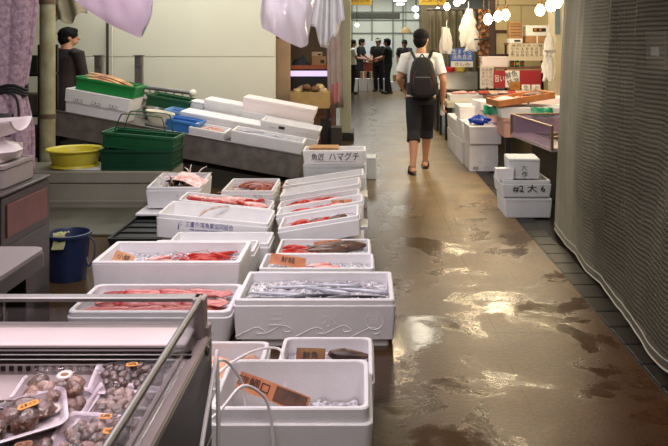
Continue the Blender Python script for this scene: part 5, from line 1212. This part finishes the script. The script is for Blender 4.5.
# ---------------------------------------------------------------- people
def person(M, label, pose, shirt, pants, skin=SKIN, voxel=.008, sleeve='short', leg='full', shoes=BLACK, hair=True, cap=None, apron=None, look=0, clothes_label=None, sandals=False, coat=False, detail=True):
    """pose: joint name -> point; body is one remeshed surface, clothing and hair are its children"""
    P = {k: Vector(v) for k, v in pose.items()}
    t = thing('person', label, 'person', M)
    bm = B()
    hc = P['head']; Mh = T(*hc) @ RZ(look)
    ball(bm, (0, 0, .02), (.076, .093, .10), Mh); ball(bm, (0, .03, -.045), (.058, .062, .062), Mh)
    tube(bm, [(0, .085, .02), (0, .112, -.018)], [.010, .016], 8, Mh, dome=True)                 # nose
    for s in (-1, 1): ball(bm, (s*.079, -.005, -.005), (.013, .024, .034), Mh)                     # ears
    ball(bm, (0, .086, -.052), (.026, .012, .010), Mh)                                          # lips
    tube(bm, [P['neck'], hc+Vector((0, -.01, -.05))], [.062, .054], 12, dome=True)
    sh = (P['shl']+P['shr'])/2; hp = (P['hil']+P['hir'])/2
    # torso rings
    ax = (sh-hp); prof = [(-.06, .15, .10), (0, .165, .115), (.2, .15, .105), (.4, .145, .10), (.65, .165, .115), (.85, .17, .11), (1.0, .13, .085), (1.1, .07, .06)]
    wdt = (P['shr']-P['shl']).normalized()
    fw = Vector((0, 0, 1)).cross(wdt).normalized()
    loft(bm, [[hp+ax*k+wdt*a*math.cos(2*PI*i/16)+fw*b_*math.sin(2*PI*i/16) for i in range(16)] for k, a, b_ in prof])
    for s in 'lr':
        tube(bm, [P['sh'+s]+(sh-P['sh'+s])*.3, P['sh'+s], P['el'+s], P['wr'+s]], [.06, .058, .041, .028], 10, dome=True)
        tube(bm, [P['el'+s], P['el'+s].lerp(P['wr'+s], .35), P['wr'+s]], [.041, .043, .027], 10, dome=True)
        tube(bm, [P['hi'+s], P['kn'+s].lerp(P['hi'+s], .5), P['kn'+s]], [.092, .080, .055], 12, dome=True)
        tube(bm, [P['kn'+s], P['kn'+s].lerp(P['an'+s], .33)+Vector((0, -.012, 0)), P['an'+s].lerp(P['kn'+s], .18), P['an'+s]], [.054, .058, .038, .036], 12, dome=True)
        # foot
        toe = P['to'+s]; an = P['an'+s]; fd = (toe-an); fd.z = 0; fd.normalize()
        heel = Vector((an.x, an.y, toe.z))-fd*.045
        tube(bm, [heel+Vector((0, 0, .012)), heel.lerp(toe, .45)+Vector((0, 0, .022)), toe], [.034, .040, .032], 10, flat=.8, dome=True)
        tube(bm, [an, heel.lerp(toe, .4)+Vector((0, 0, .02))], [.036, .034], 8, dome=True)
        # hand: palm, four fingers of unequal length, thumb from the side of the palm
        w_ = P['wr'+s]; hd = (w_-P['el'+s]).normalized()
        hd = (P['hd'+s]-w_).normalized() if 'hd'+s in P else hd
        side = Vector((0, 1, 0)) - hd*hd.y
        if side.length < .2: side = Vector((0, 0, 1))-hd*hd.z
        side.normalize(); pn = hd.cross(side)*(1 if s == 'r' else -1)    # pn: towards the palm
        for k, (o_, ln) in enumerate(((.030, .072), (.010, .080), (-.010, .074), (-.029, .058))):
            kn = w_+hd*.085+side*o_
            tube(bm, [w_+side*o_*.55, kn], [.017, .013], 6, dome=True)
            if detail:
                c = .18+.12*k
                m1 = kn+(hd*math.cos(c)+pn*math.sin(c))*ln*.5; m2 = m1+(hd*math.cos(c*2.4)+pn*math.sin(c*2.4))*ln*.5
                tube(bm, [kn, m1, m2], [.0105, .0095, .008], 6, dome=True)
        if detail: tube(bm, [w_+hd*.02+side*.022, w_+hd*.055+side*.052+pn*.012, w_+hd*.09+side*.055+pn*.022], [.014, .0115, .009], 6, dome=True)
    body = remesh('body', bm, voxel, skin, t, 3)
    # face details
    for s in (-1, 1):
        bm = B(); ball(bm, (s*.031, .089, .022), (.012, .007, .007), Mh, 1); obj('eye', bm, EYE, t)
        bm = B(); tube(bm, [(s*.016, .094, .045), (s*.048, .082, .044)], .005, 5, Mh); obj('eyebrow', bm, HAIR, t)
    bm = B(); tube(bm, [(-.02, .093, -.052), (0, .099, -.053), (.02, .093, -.052)], .003, 5, Mh); obj('mouth', bm, mat('lip_line', (120, 70, 62), .5), t)
    if hair:
        bm = B(); rh = random.Random(8)
        ball(bm, (0, -.014, .045), (.098, .112, .098), Mh); ball(bm, (0, -.045, -.01), (.088, .078, .095), Mh); ball(bm, (0, -.055, -.05), (.066, .05, .06), Mh); ball(bm, (0, .045, .09), (.07, .055, .038), Mh)
        for k in range(26):
            a = rh.uniform(0, 2*PI); b_ = rh.uniform(.1, 1.3); d = Vector((math.cos(a)*math.cos(b_)*.088, -.012+math.sin(a)*math.cos(b_)*.100, .045+math.sin(b_)*.090))
            if d.y > .05 and d.z < .08: continue
            tube(bm, [d*.9, d*1.06+Vector((rh.uniform(-.012, .012), -.008, -.01))], [.022, .008], 6, Mh, dome=True)
        remesh('hair', bm, max(voxel, .007), HAIR, t, 1)
    if cap:
        bm = B(); ball(bm, (0, 0, .06), (.09, .105, .075), Mh); tube(bm, [(0, .07, .06), (0, .16, .05)], [.06, .05], 10, Mh, flat=.15); obj('cap', bm, cap, t)
    # shirt / coat
    bm = B()
    lo = -.02 if not coat else -.75
    prof = ([(lo, .178, .135), (.0, .182, .135), (.2, .175, .128), (.4, .172, .122), (.65, .186, .132), (.85, .190, .125), (.98, .155, .098), (1.06, .098, .075)])
    if coat: prof = [(-.75, .22, .17), (-.3, .21, .16)] + prof[1:]
    loft(bm, [[hp+Vector((0, 0, .02))+ax*k+wdt*a*math.cos(2*PI*i/20)+fw*b_*math.sin(2*PI*i/20) for i in range(20)] for k, a, b_ in prof])
    for s in 'lr':
        a = P['sh'+s]; e = P['el'+s]; w_ = P['wr'+s]
        if sleeve == 'short': tube(bm, [a+(sh-a)*.35, a, a.lerp(e, .72)], [.075, .078, .072], 12)
        else: tube(bm, [a+(sh-a)*.35, a, e, e.lerp(w_, .93)], [.072, .076, .058, .045], 12)
    remesh('coat' if coat else 'shirt', bm, max(voxel, .008), shirt, t, 3)
    if pants is not None:
        bm = B()
        loft(bm, [[hp+Vector((0, 0, z))+wdt*a*math.cos(2*PI*i/18)+fw*b_*math.sin(2*PI*i/18) for i in range(18)] for z, a, b_ in ((-.09, .165, .12), (-.03, .178, .128), (.05, .172, .124), (.10, .168, .12))])
        for s in 'lr':
            h_, k, a = P['hi'+s], P['kn'+s], P['an'+s]
            if leg == 'knee': tube(bm, [h_, h_.lerp(k, .5), k, k.lerp(a, .30)], [.105, .098, .082, .084], 14)
            else: tube(bm, [h_, h_.lerp(k, .5), k, k.lerp(a, .5), a+Vector((0, 0, -.02))], [.105, .096, .075, .07, .068], 14)
        remesh('shorts' if leg == 'knee' else 'trousers', bm, max(voxel, .008), pants, t, 3)
    for s in 'lr':
        toe = P['to'+s]; an = P['an'+s]; fd = (toe-an); fd.z = 0; fd.normalize(); heel = Vector((an.x, an.y, toe.z))-fd*.045
        bm = B(); Z0 = toe.z-.028
        if sandals:
            sd = Vector((fd.y, -fd.x, 0))
            ol = [heel-fd*.035+sd*.02, heel+sd*.036, heel.lerp(toe, .6)+sd*.046, toe+fd*.02+sd*.036, toe+fd*.042, toe+fd*.02-sd*.036, heel.lerp(toe, .6)-sd*.046, heel-sd*.036, heel-fd*.035-sd*.02]
            loft(bm, [[Vector((p.x, p.y, Z0-.02)) for p in ol], [Vector((p.x, p.y, Z0+.003)) for p in ol]])
            for a_ in (-1, 1): tube(bm, spline([heel.lerp(toe, .45)+sd*.046*a_+Vector((0, 0, -.02)), heel.lerp(toe, .62)+sd*.03*a_+Vector((0, 0, .045)), toe+Vector((0, 0, .035))-fd*.02], 5), .009, 6)
            obj('sandal', bm, shoes, t)
        else:
            tube(bm, [heel+Vector((0, 0, .015)), heel.lerp(toe, .45)+Vector((0, 0, .028)), toe+Vector((0, 0, .004))], [.044, .050, .044], 10, flat=.85, dome=True); obj('shoe', bm, shoes, t)
    if apron:
        bm = B(); loft(bm, [[hp+Vector((0, 0, z))+wdt*a*math.cos(R(180-18*i))+fw*b_*math.sin(R(180-18*i)) for i in range(11)] for z, a, b_ in ((-.42, .21, .17), (-.1, .20, .155), (.1, .19, .15), (.38, .12, .15))], False, False, False)
        o = obj('apron', bm, apron, t); md = o.modifiers.new('thickness', 'SOLIDIFY'); md.thickness = .006
    return t
def stand(h=1.7, arml=None, armr=None, hdl=None, hdr=None, lean=0, stride=.0, wide=.09):
    k = h/1.7
    p = {'head': (0, .03+lean, 1.575), 'neck': (0, lean*.8, 1.44), 'shl': (-.185, lean*.7, 1.39), 'shr': (.185, lean*.7, 1.39),
         'ell': (-.235, lean*.6-.03, 1.11), 'elr': (.235, lean*.6-.03, 1.11), 'wrl': (-.235, .05+lean*.5, .87), 'wrr': (.235, .05+lean*.5, .87),
         'hil': (-.09, 0, .90), 'hir': (.09, 0, .90), 'knl': (-wide, .02-stride*.5, .49), 'knr': (wide, .02+stride*.5, .49),
         'anl': (-wide, -stride-.02, .085), 'anr': (wide, stride-.02, .085), 'tol': (-wide-.02, -stride+.14, .03), 'tor': (wide+.02, stride+.14, .03)}
    for n, v in (('l', arml), ('r', armr)):
        if v: p['el'+n], p['wr'+n] = v
    return {a: (x*k, y*k, z*k) for a, (x, y, z) in p.items()}
WHITE_T = mat('white_shirt', (224, 222, 218), .85, bump=.15, bscale=14)
DARK_T = mat('dark_shirt', (30, 32, 36), .85)
BLACK_T = mat('black_shirt', (18, 18, 20), .85)
DARKSHORT = mat('dark_shorts', (30, 30, 36), .85, var=.3, vscale=8, bump=.1, bscale=18)
# the walking man with the backpack
Xm, Ym = .70, 9.54
pm = stand(1.70, ((-.27, -.02, 1.13), (-.20, .16, .98)), ((.265, -.04, 1.10), (.265, .02, .85)))
pm.update({'anl': (-.115, -.235, .095), 'tol': (-.135, -.075, .035), 'knl': (-.095, -.06, .49), 'anr': (.065, .22, .095), 'tor': (.085, .385, .035), 'knr': (.085, .20, .50), 'head': (0.005, .035, 1.605), 'neck': (0, 0, 1.45)})
man = person(T(Xm, Ym, .0), 'man in white shirt and dark knee shorts walking away with a backpack', pm, WHITE_T, DARKSHORT, SKIN, .0065, 'short', 'knee', BLACK, look=-28, sandals=True)
# backpack on his back (rests on the shirt)
bp = thing('backpack', 'black backpack with red trim worn by the walking man', 'backpack', T(Xm, Ym, 0))
PACK = mat('pack_cloth', (20, 20, 22), .7, bump=.2, bscale=40)
bm = B(); loft(bm, [[(x*k, y-.13, z) for x, y, _ in rrect(.30, .17, .05, 0, 4, 0, -.085+o)] for z, k, o in ((.92, .75, 0), (.95, .98, -.005), (1.08, 1.05, -.01), (1.22, .98, 0), (1.33, .8, .015), (1.385, .55, .03), (1.395, .35, .04))]); obj('main_bag', bm, PACK, bp)
bm = B(); loft(bm, [[(x*k, y-.30, z) for x, y, _ in rrect(.22, .06, .025, 0, 4)] for z, k in ((.95, .8), (.97, 1), (1.10, 1), (1.14, .85))]); obj('front_pocket', bm, PACK, bp)
for s in (-1, 1):
    bm = B(); loft(bm, [[(s*.165+x*k, y-.2, z) for x, y, _ in rrect(.05, .11, .02, 0, 4)] for z, k in ((.95, .8), (.97, 1), (1.08, 1), (1.09, .9))]); obj('side_pocket', bm, mat('pack_mesh', (52, 50, 50), .7), bp)
    bm = B(); tube(bm, spline([(s*.07, -.14, 1.345), (s*.105, -.10, 1.425), (s*.14, -.02, 1.485), (s*.155, .07, 1.455), (s*.165, .135, 1.34), (s*.175, .13, 1.18), (s*.185, .03, 1.03), (s*.15, -.12, .97)], 6), .026, 8, flat=.35); obj('shoulder_strap', bm, PACK, bp)
    bm = B(); tube(bm, spline([(s*.10, -.315, 1.0), (s*.115, -.305, 1.15), (s*.06, -.285, 1.28), (s*.015, -.24, 1.36)], 6), .004, 6); obj('red_trim', bm, mat('red_trim', (112, 30, 34), .6), bp, label='thin red piping')
bm = B(); tube(bm, spline([(-.03, -.14, 1.39), (0, -.14, 1.43), (.03, -.14, 1.39)], 6), .009, 6); obj('grab_handle', bm, PACK, bp)
bm = B(); tube(bm, [(-.09, -.302, 1.16), (.09, -.302, 1.16)], .005, 5); obj('zip', bm, GP, bp)
# bag hanging from his right hand side seen below the hand
bm = B(); tube(bm, [(.262, .03, .80), (.262, .03, .70)], [.02, .03], 8, flat=.5, dome=True); tag(obj('folded_towel', bm, WHITE_T, None, T(Xm, Ym, 0)), 'small white folded cloth held low by the walking man', 'cloth')
# far people
fp = [
 (T(X(352, 23.5), 23.5, 0) @ RZ(-80), 'man in white top and black trousers beside the green grey pillar', stand(1.62, ((-.2, .12, 1.12), (-.12, .34, 1.12)), ((.2, .12, 1.12), (.1, .34, 1.1))), WHITE_T, BLACK_T, None),
 (T(X(359.5, 25.3), 25.3, 0) @ RZ(-110), 'person in black shirt leaning beside the far red counter', stand(1.66, ((-.21, .12, 1.12), (-.12, .34, 1.02)), ((.21, .12, 1.12), (.12, .34, 1.0)), lean=.06), BLACK_T, DARK_T, None),
 (T(X(378.5, 24.3), 24.5, 0) @ RZ(160), 'person with pale headscarf and black clothes talking to another', stand(1.68, ((-.21, .06, 1.12), (-.08, .3, 1.08)), ((.21, .06, 1.12), (.12, .3, 1.04))), BLACK_T, BLACK_T, mat('pale_scarf', (206, 196, 176), .7)),
 (T(X(388, 23.3), 23.4, 0) @ RZ(75), 'man in dark shirt and dark jeans standing in the far aisle', stand(1.66, ((-.2, .1, 1.12), (-.14, .34, 1.06)), ((.21, .08, 1.12), (.15, .32, 1.04)), stride=.07), DARK_T, mat('dark_jeans', (44, 48, 60), .8), None),
 (T(X(404.5, 24.8), 24.8, 0) @ RZ(185), 'person in black with dark cap facing the viewer far away', stand(1.62), BLACK_T, BLACK_T, BLACK),
]
for M_, lb, ps, sh_, pa, cp in fp:
    person(M_, lb, ps, sh_, pa, SKIN2, .014, 'short', 'full', BLACK, hair=True, cap=cp)
# worker in a dark coat behind the column
person(T(X(63, 9.75), 9.75, .0) @ RZ(-28) @ S(1.12, 1.12, 1), 'worker in dark brown coat standing behind the green column', stand(1.76, ((-.22, .08, 1.12), (-.14, .3, 1.0)), ((.22, .08, 1.12), (.14, .3, 1.0)), lean=.05), mat('brown_coat', (58, 44, 40), .8, col2=(24, 20, 22), var=.4, vscale=5, bump=.3, bscale=16), BLACK_T, SKIN, .01, 'long', 'full', BLACK, coat=True, look=-35)
# ---------------------------------------------------------------- middle stall on the left, beyond the cream wall
bm = B(); box(bm, X(340, 12.5), X(350.5, 12.5), 12.5, 13.0, 0, 3.6); struct('pillar.003', bm, mat('green_grey_pillar', (168, 170, 150), .6, var=.15, vscale=2))
bm = B(); box(bm, X(341, 12.5), X(350, 12.5)+.06, 12.45, 13.1, 0, .12); struct('baseboard_pillar', bm, DARK)
bm = B(); box(bm, X(276.5, 12), X(290, 12), 12, 12.1, 0, Z(40, 12)); box(bm, X(276, 12), X(291, 12), 12.02, 12.08, Z(40, 12), Z(38.5, 12)); 
tag(obj('upright_board', bm, mat('tan_panel', (196, 166, 134), .6, var=.12, vscale=4)), 'upright tan wooden panel beside the cream wall', 'panel')
t = thing('stall_counter', 'wood topped counter with purple lit window beyond the cream wall', 'counter', T(X(309, 12.6), 12.7, 0))
bm = B(); box(bm, -.42, .42, -.2, .3, 0, .80); obj('base', bm, WOODD, t)
bm = B(); box(bm, -.36, .30, -.21, -.19, Z(76, 12.6), Z(70.5, 12.6)); obj('lit_window', bm, mat('violet_light', (214, 196, 240), .4, emit=1.0), t)
bm = B(); box(bm, -.42, .42, -.18, .3, .80, Z(69, 12.6)); obj('case', bm, DARK, t)
bm = B(); box(bm, -.45, .45, -.26, .32, Z(69, 12.6), Z(65, 12.6)); obj('countertop', bm, mat('orange_wood', (176, 92, 52), .5, var=.2), t)
zc = Z(65, 12.6)
for px, w, h, lb, c in ((319, .22, .14, 'brown cardboard box on the orange countertop', (176, 136, 92)), (317, .16, .07, 'small pale box on the brown cardboard box', (206, 176, 140))):
    t = thing('box', lb, 'box', T(X(px, 12.6), 12.65, zc+(0 if h > .1 else .141)))
    bm = B(); rbox(bm, w, .2, h, .005); obj('carton', bm, mat('carton%d' % px, c, .7), t); bm = B(); box(bm, w*.12, w*.4, -.1025, -.099, h*.2, h*.6); obj('printed_label', bm, DARK, t)
bm = B(); grid(bm, lambda u, v: (X(300, 12.6)-.16+.34*u, 12.55+.2*v, zc+.16*math.sin(PI*u)*math.sin(PI*v)*(.8+.5*noise.noise((u*4, v*4, 5)))), 16, 12); tag(obj('cloth_bundle', bm, mat('dark_blue_cloth', (58, 62, 78), .8, var=.4, vscale=9)), 'dark blue cloth bundle on the orange countertop', 'cloth')
bm = B(); box(bm, -1.9, X(336, 13.6), 13.6, 13.68, 0, 3.6); struct('wall_middle_stall', bm, mat('brown_stall_wall', (116, 96, 78), .7, var=.3, vscale=3))
# crate of wrapped goods
t = thing('wooden_crate', 'yellowish wooden crate of wrapped goods in front of the lit counter', 'crate', T(X(310, 11.6), 11.75, 0))
YW = mat('yellow_wood', (178, 146, 92), .6, var=.2, vscale=9)
bm = B(); box(bm, -.28, .28, -.22, .22, Z(108, 11.6), Z(107, 11.6)); obj('crate_floor', bm, YW, t)
for a, b_, c, e in ((-.29, .29, -.23, -.21), (-.29, .29, .21, .23), (-.29, -.27, -.22, .22), (.27, .29, -.22, .22)):
    bm = B(); box(bm, a, b_, c, e, Z(108, 11.6), Z(92, 11.6)); obj('side_board', bm, YW, t)
for x in (-.26, .26):
    for y in (-.2, .2):
        bm = B(); box(bm, x-.02, x+.02, y-.02, y+.02, 0, Z(107, 11.6)); obj('leg', bm, DARK, t)
WR = mat('wrapped_goods', (206, 180, 136), .4, var=.3, vscale=12)
for k in range(7):
    bm = B(); ball(bm, (0, 0, 0), (.07, .06, .05)); 
    for v in bm.verts: v.co += Vector(v.co)*.25*noise.noise(v.co*30+Vector((k, 0, 0)))
    t = obj('wrapped_parcel', bm, WR if k not in (2, 4) else mat('brown_goods', (112, 76, 48), .5), None, T(X(310, 11.6)-.19+.065*k, 11.66+.08*(k % 2), Z(92, 11.6)+.01+.03*(k % 3)))
    tag(t, 'wrapped tan parcel heaped in the yellowish crate' if k not in (2, 4) else 'dark brown parcel among the tan ones in the crate', 'parcel', 'tan parcels in the crate' if k not in (2, 4) else 'brown parcels in the crate')
# grey purple stall curtain beside the pillar
def sc(u, v): return (X(326, 12.1)+.24*u+.03*(1-v), 12.1+.012*math.sin(u*17)+.1*u, .55+1.75*v)
gathered(sc, 50, 8, 'stall_curtain', mat('grey_purple_sheet', (150, 136, 140), .7, var=.15), 'grey purple curtain hanging beside the green grey pillar', 'curtain')
for k, (px, h, c, lb) in enumerate(((326, .42, (34, 30, 30), 'black bin at the foot of the grey purple curtain'), (337, .34, (52, 46, 44), 'dark box at the foot of the green grey pillar'))):
    foam_box(T(X(px, 11.6), 11.7-.3*k, 0), .16, .3, h, lb, m=mat('dark_box%d' % k, c, .5), closed=True, r=.01)
bm = B(); grid(bm, lambda u, v: (X(331, 11.9)+.12*u, 11.9+.02*math.sin(u*12), .62+.3*v+.05*u), 10, 6); tag(obj('hanging_cloth', bm, mat('pink_cloth', (176, 120, 124), .8)), 'small pink cloth hanging below the grey purple curtain', 'cloth')
# ---------------------------------------------------------------- far end of the aisle
YE = 29.0
FW = mat('pale_green_tiles', (206, 210, 196), .5, var=.08, vscale=1)
bm = B(); box(bm, -6, 6, YE, YE+.1, 0, 3.6); struct('wall_end', bm, FW)
bm = B()
for px in (352, 372, 393, 403, 424): box(bm, X(px, YE)-.03, X(px, YE)+.03, YE-.05, YE, 1.0, 3.6)
for py in (20, 33, 12): box(bm, X(345, YE), X(430, YE), YE-.05, YE, Z(py, YE)-.02, Z(py, YE)+.02)
struct('trim_7', bm, mat('grey_mullion', (132, 138, 126), .5))
bm = B(); box(bm, X(363, YE), X(392, YE), YE-.12, YE-.06, Z(62, YE), Z(41, YE)); tag(obj('hanging_board', bm, mat('white_board_far', (206, 212, 214), .4)), 'white board low on the far pale green wall', 'board')
bm = B(); box(bm, X(345, 26), X(400, 26), 26, 26.05, Z(19, 26), Z(13, 26)); 
for k in range(9): box(bm, X(348+5.5*k, 26), X(351+5.5*k, 26), 25.98, 26.0, Z(18.5, 26), Z(14, 26))
struct('trim_8', bm, mat('dark_valance', (60, 60, 48), .6))
for px0, px1, lb, s in ((346.5, 372, 'yellow hanging sign with dark lettering over the far entrance', '鮮魚市場'), (419, 446, 'yellow hanging sign with dark lettering beside the walking man', '大漁市場')):
    Y = 17.0; t = sign(T(X((px0+px1)/2, Y), Y, Z(0, Y)), (px1-px0)/F*Y, .22, (226, 190, 60), lb, 'hanging_sign')
    text('lettering', s, .14, mat('brown_letter', (96, 56, 30), .6), t, T(0, -.002, -.0) @ FRONT, .001, stretch=(px1-px0)/F*Y*.8)
    for x in (-.2, .2):
        bm = B(); tube(bm, [(x, .007, .11), (x, .007, 1.1)], .008, 5); obj('hanger', bm, DARK, t)
bm = B(); box(bm, X(420.5, 18), X(439, 18), 18, 18.4, 0, 3.6); struct('pillar.004', bm, mat('tan_pillar', (150, 146, 124), .6, var=.15))
t = thing('market_counter', 'long red fronted counter at the far end', 'counter', T(X(364, 25.5), 25.5, 0))
bm = B(); box(bm, -.65, .75, 0, .6, Z(72, 25.5), Z(63, 25.5)); obj('front_board', bm, mat('red_counter', (142, 60, 40), .5, var=.3), t)
bm = B(); box(bm, -.6, .7, .1, .55, 0, Z(72, 25.5)); obj('base', bm, DARK, t)
bm = B(); box(bm, -.67, .77, -.02, .62, Z(63, 25.5), Z(62, 25.5)); obj('countertop', bm, WOODD, t)
for k in range(6):
    bm = B(); lathe(bm, [(.03, 0), (.032, .1), (.014, .15), (.014, .19)], 10); bb = obj('bottle', bm, (mat('red_sauce', (160, 60, 40), .3), mat('pale_sauce', (214, 190, 150), .3))[k % 2], None, T(X(358+3.6*k, 25.5), 25.6, Z(62, 25.5)))
    tag(bb, ('reddish', 'pale')[k % 2] + ' bottle standing on the far red counter', 'bottle', ('reddish', 'pale')[k % 2] + ' bottles on the far counter')
for k, px in enumerate((353.5, 363, 372, 381.5, 402, 412, 421)):
    foam_box(T(X(px, 24.6), 24.9, 0), .28, .35, Z(79, 24.6), ('white foam box at the foot of the man in white', 'white foam box under the first tan carton', 'white foam box under the second tan carton', 'white foam box behind the talking couple', 'white foam box under the third tan carton', 'white foam box beside the man in the black cap', 'white foam box partly behind the backpacker')[k], closed=True, r=.01)
for k, (px, w) in enumerate(((363.5, .20), (371.5, .13), (397, .24))):
    t = thing('carton', ('tan cardboard carton in front of the far red counter, nearer the wall', 'smaller tan carton beside the talking couple', 'tan cardboard carton between the couple and capped man')[k], 'box', T(X(px, 24.6), 24.85, Z(79, 24.6)+.001 if k < 2 else Z(82, 24.6)))
    bm = B(); rbox(bm, w, .2, .22, .005); obj('carton', bm, CARD, t); bm = B(); box(bm, -.02, .02, -.102, -.098, 0, .22); obj('tape', bm, PAPER, t)
foam_box(T(X(394, 24.6), 24.9, 0), .26, .35, Z(82, 24.6)-.001, 'white foam box under the carton near the capped man', closed=True, r=.01)
FLU = mat('fluorescent', (226, 246, 240), .3, emit=14)
for k, (px, py, w, Y) in enumerate(((400, 1, .36, 24), (400.5, 4.5, .26, 27))):
    t = thing('ceiling_light', ('wide fluorescent fitting high over the far entrance', 'narrower fluorescent fitting further back')[k], 'lamp', T(X(px, Y), Y, Z(py, Y)))
    bm = B(); rbox(bm, w, .5, .03, .01); obj('diffuser', bm, FLU, t); bm = B(); rbox(bm, w+.03, .53, .03, .01, M=T(0, 0, .031)); obj('housing', bm, GP, t)
    bm = B(); tube(bm, [(0, 0, .06), (0, 0, 3.6-Z(py, Y))], .01, 5); obj('hanger', bm, DARK, t)
for k, (px, py, rr_) in enumerate(((415.5, 9, .10), (416.5, 16, .07), (357, 25, .06))):
    Y = 23.5; t = thing('globe_lamp', ('upper white globe lamp by the far pillar', 'lower white globe lamp by the far pillar', 'small white globe lamp hanging near the man in black')[k], 'lamp', T(X(px, Y), Y, Z(py, Y)))
    bm = B(); ball(bm, (0, 0, 0), (rr_, rr_, rr_*.9)); obj('globe', bm, FLU, t); bm = B(); tube(bm, [(0, 0, rr_*.8), (0, 0, 3.6-Z(py, Y))], .01, 5); obj('cord', bm, DARK, t)
t = thing('paper_lantern', 'tan cone shaped shade hanging above the capped man', 'lamp', T(X(406, 25), 25, Z(33, 25)))
bm = B(); lathe(bm, [(.17, 0), (.16, .04), (.11, .14), (.06, .19)], 20); obj('shade', bm, mat('tan_shade', (150, 124, 74), .7), t); bm = B(); tube(bm, [(0, 0, .18), (0, 0, 3.6-Z(33, 25))], .01, 5); obj('cord', bm, DARK, t)
# ---------------------------------------------------------------- lights
def area(name, loc, sx, sy, e, col, rot=(0, 0, 0)):
    l = bpy.data.lights.new(name, 'AREA'); l.shape = 'RECTANGLE'; l.size = sx; l.size_y = sy; l.energy = e; l.color = col
    o = bpy.data.objects.new(name, l); COL.objects.link(o); o.location = loc; o.rotation_euler = tuple(R(a) for a in rot); return o
area('stall_tubes_near', (-1.2, 2.6, 2.9), 2.4, 3.4, 88, (1, .86, .93))
area('hanging_goods_fill', (-.5, 4.7, 2.65), 1.2, .12, 44, (1, .96, .98), (58, 0, 0))  # added fill light tilted at the hanging bags and cloth, no real fitting
area('case_fill', (-.95, 1.35, 2.3), 1.0, .15, 9, (1, .88, .90))  # added light over the shellfish case to brighten its inside
area('bag_fill', (-1.5, 3.7, 2.2), .9, .12, 9, (1, .92, .97))  # invented light in front of the pink bag, there to brighten it
area('stall_tubes_middle', (-1.6, 8.0, 3.1), 2.6, 3.0, 60, (1, .95, .88))
area('stall_tubes_wall', (-2.6, 10.2, 3.3), 3.0, .6, 54, (.98, 1, .92))
area('aisle_tubes', (1.0, 14.6, 3.5), .3, 4.0, 38, (1, .90, .72))
area('aisle_fill_near', (.9, .6, 3.4), .4, 2.4, 34, (1, .92, .82))  # unseen fill light added overhead for the box fronts and net curtain
area('gutter_tubes', (2.2, 7.9, 3.4), .6, 1.2, 26, (1, .9, .74))
area('right_stall_tubes', (2.6, 11.0, 3.3), 1.8, 2.6, 80, (1, .86, .60))
area('end_tubes', (.5, 25.5, 3.4), 4, 5, 260, (1, 1, .95))
area('middle_aisle_tubes', (1.15, 17, 3.5), .25, 6, 80, (1, .88, .66))
w = bpy.data.worlds.new('dim_hall'); w.use_nodes = True; SC.world = w
w.node_tree.nodes['Background'].inputs[0].default_value = (.55, .5, .45, 1); w.node_tree.nodes['Background'].inputs[1].default_value = .25
# ---------------------------------------------------------------- camera
cd = bpy.data.cameras.new('camera'); cam = bpy.data.objects.new('camera', cd); COL.objects.link(cam)
cam.location = (0, 0, H); cam.rotation_euler = (R(90), 0, 0)
cd.sensor_fit = 'HORIZONTAL'; cd.sensor_width = 36; cd.lens = 36*F/668
cd.shift_x = -(CX-334)/668; cd.shift_y = (CY-223)/668; cd.clip_start = .05; cd.clip_end = 200
SC.camera = cam
SC.view_settings.view_transform = 'Standard'; SC.view_settings.look = 'None'; SC.view_settings.exposure = 0.0
SC.cycles.use_denoising = True; SC.cycles.max_bounces = 8; SC.cycles.transparent_max_bounces = 16
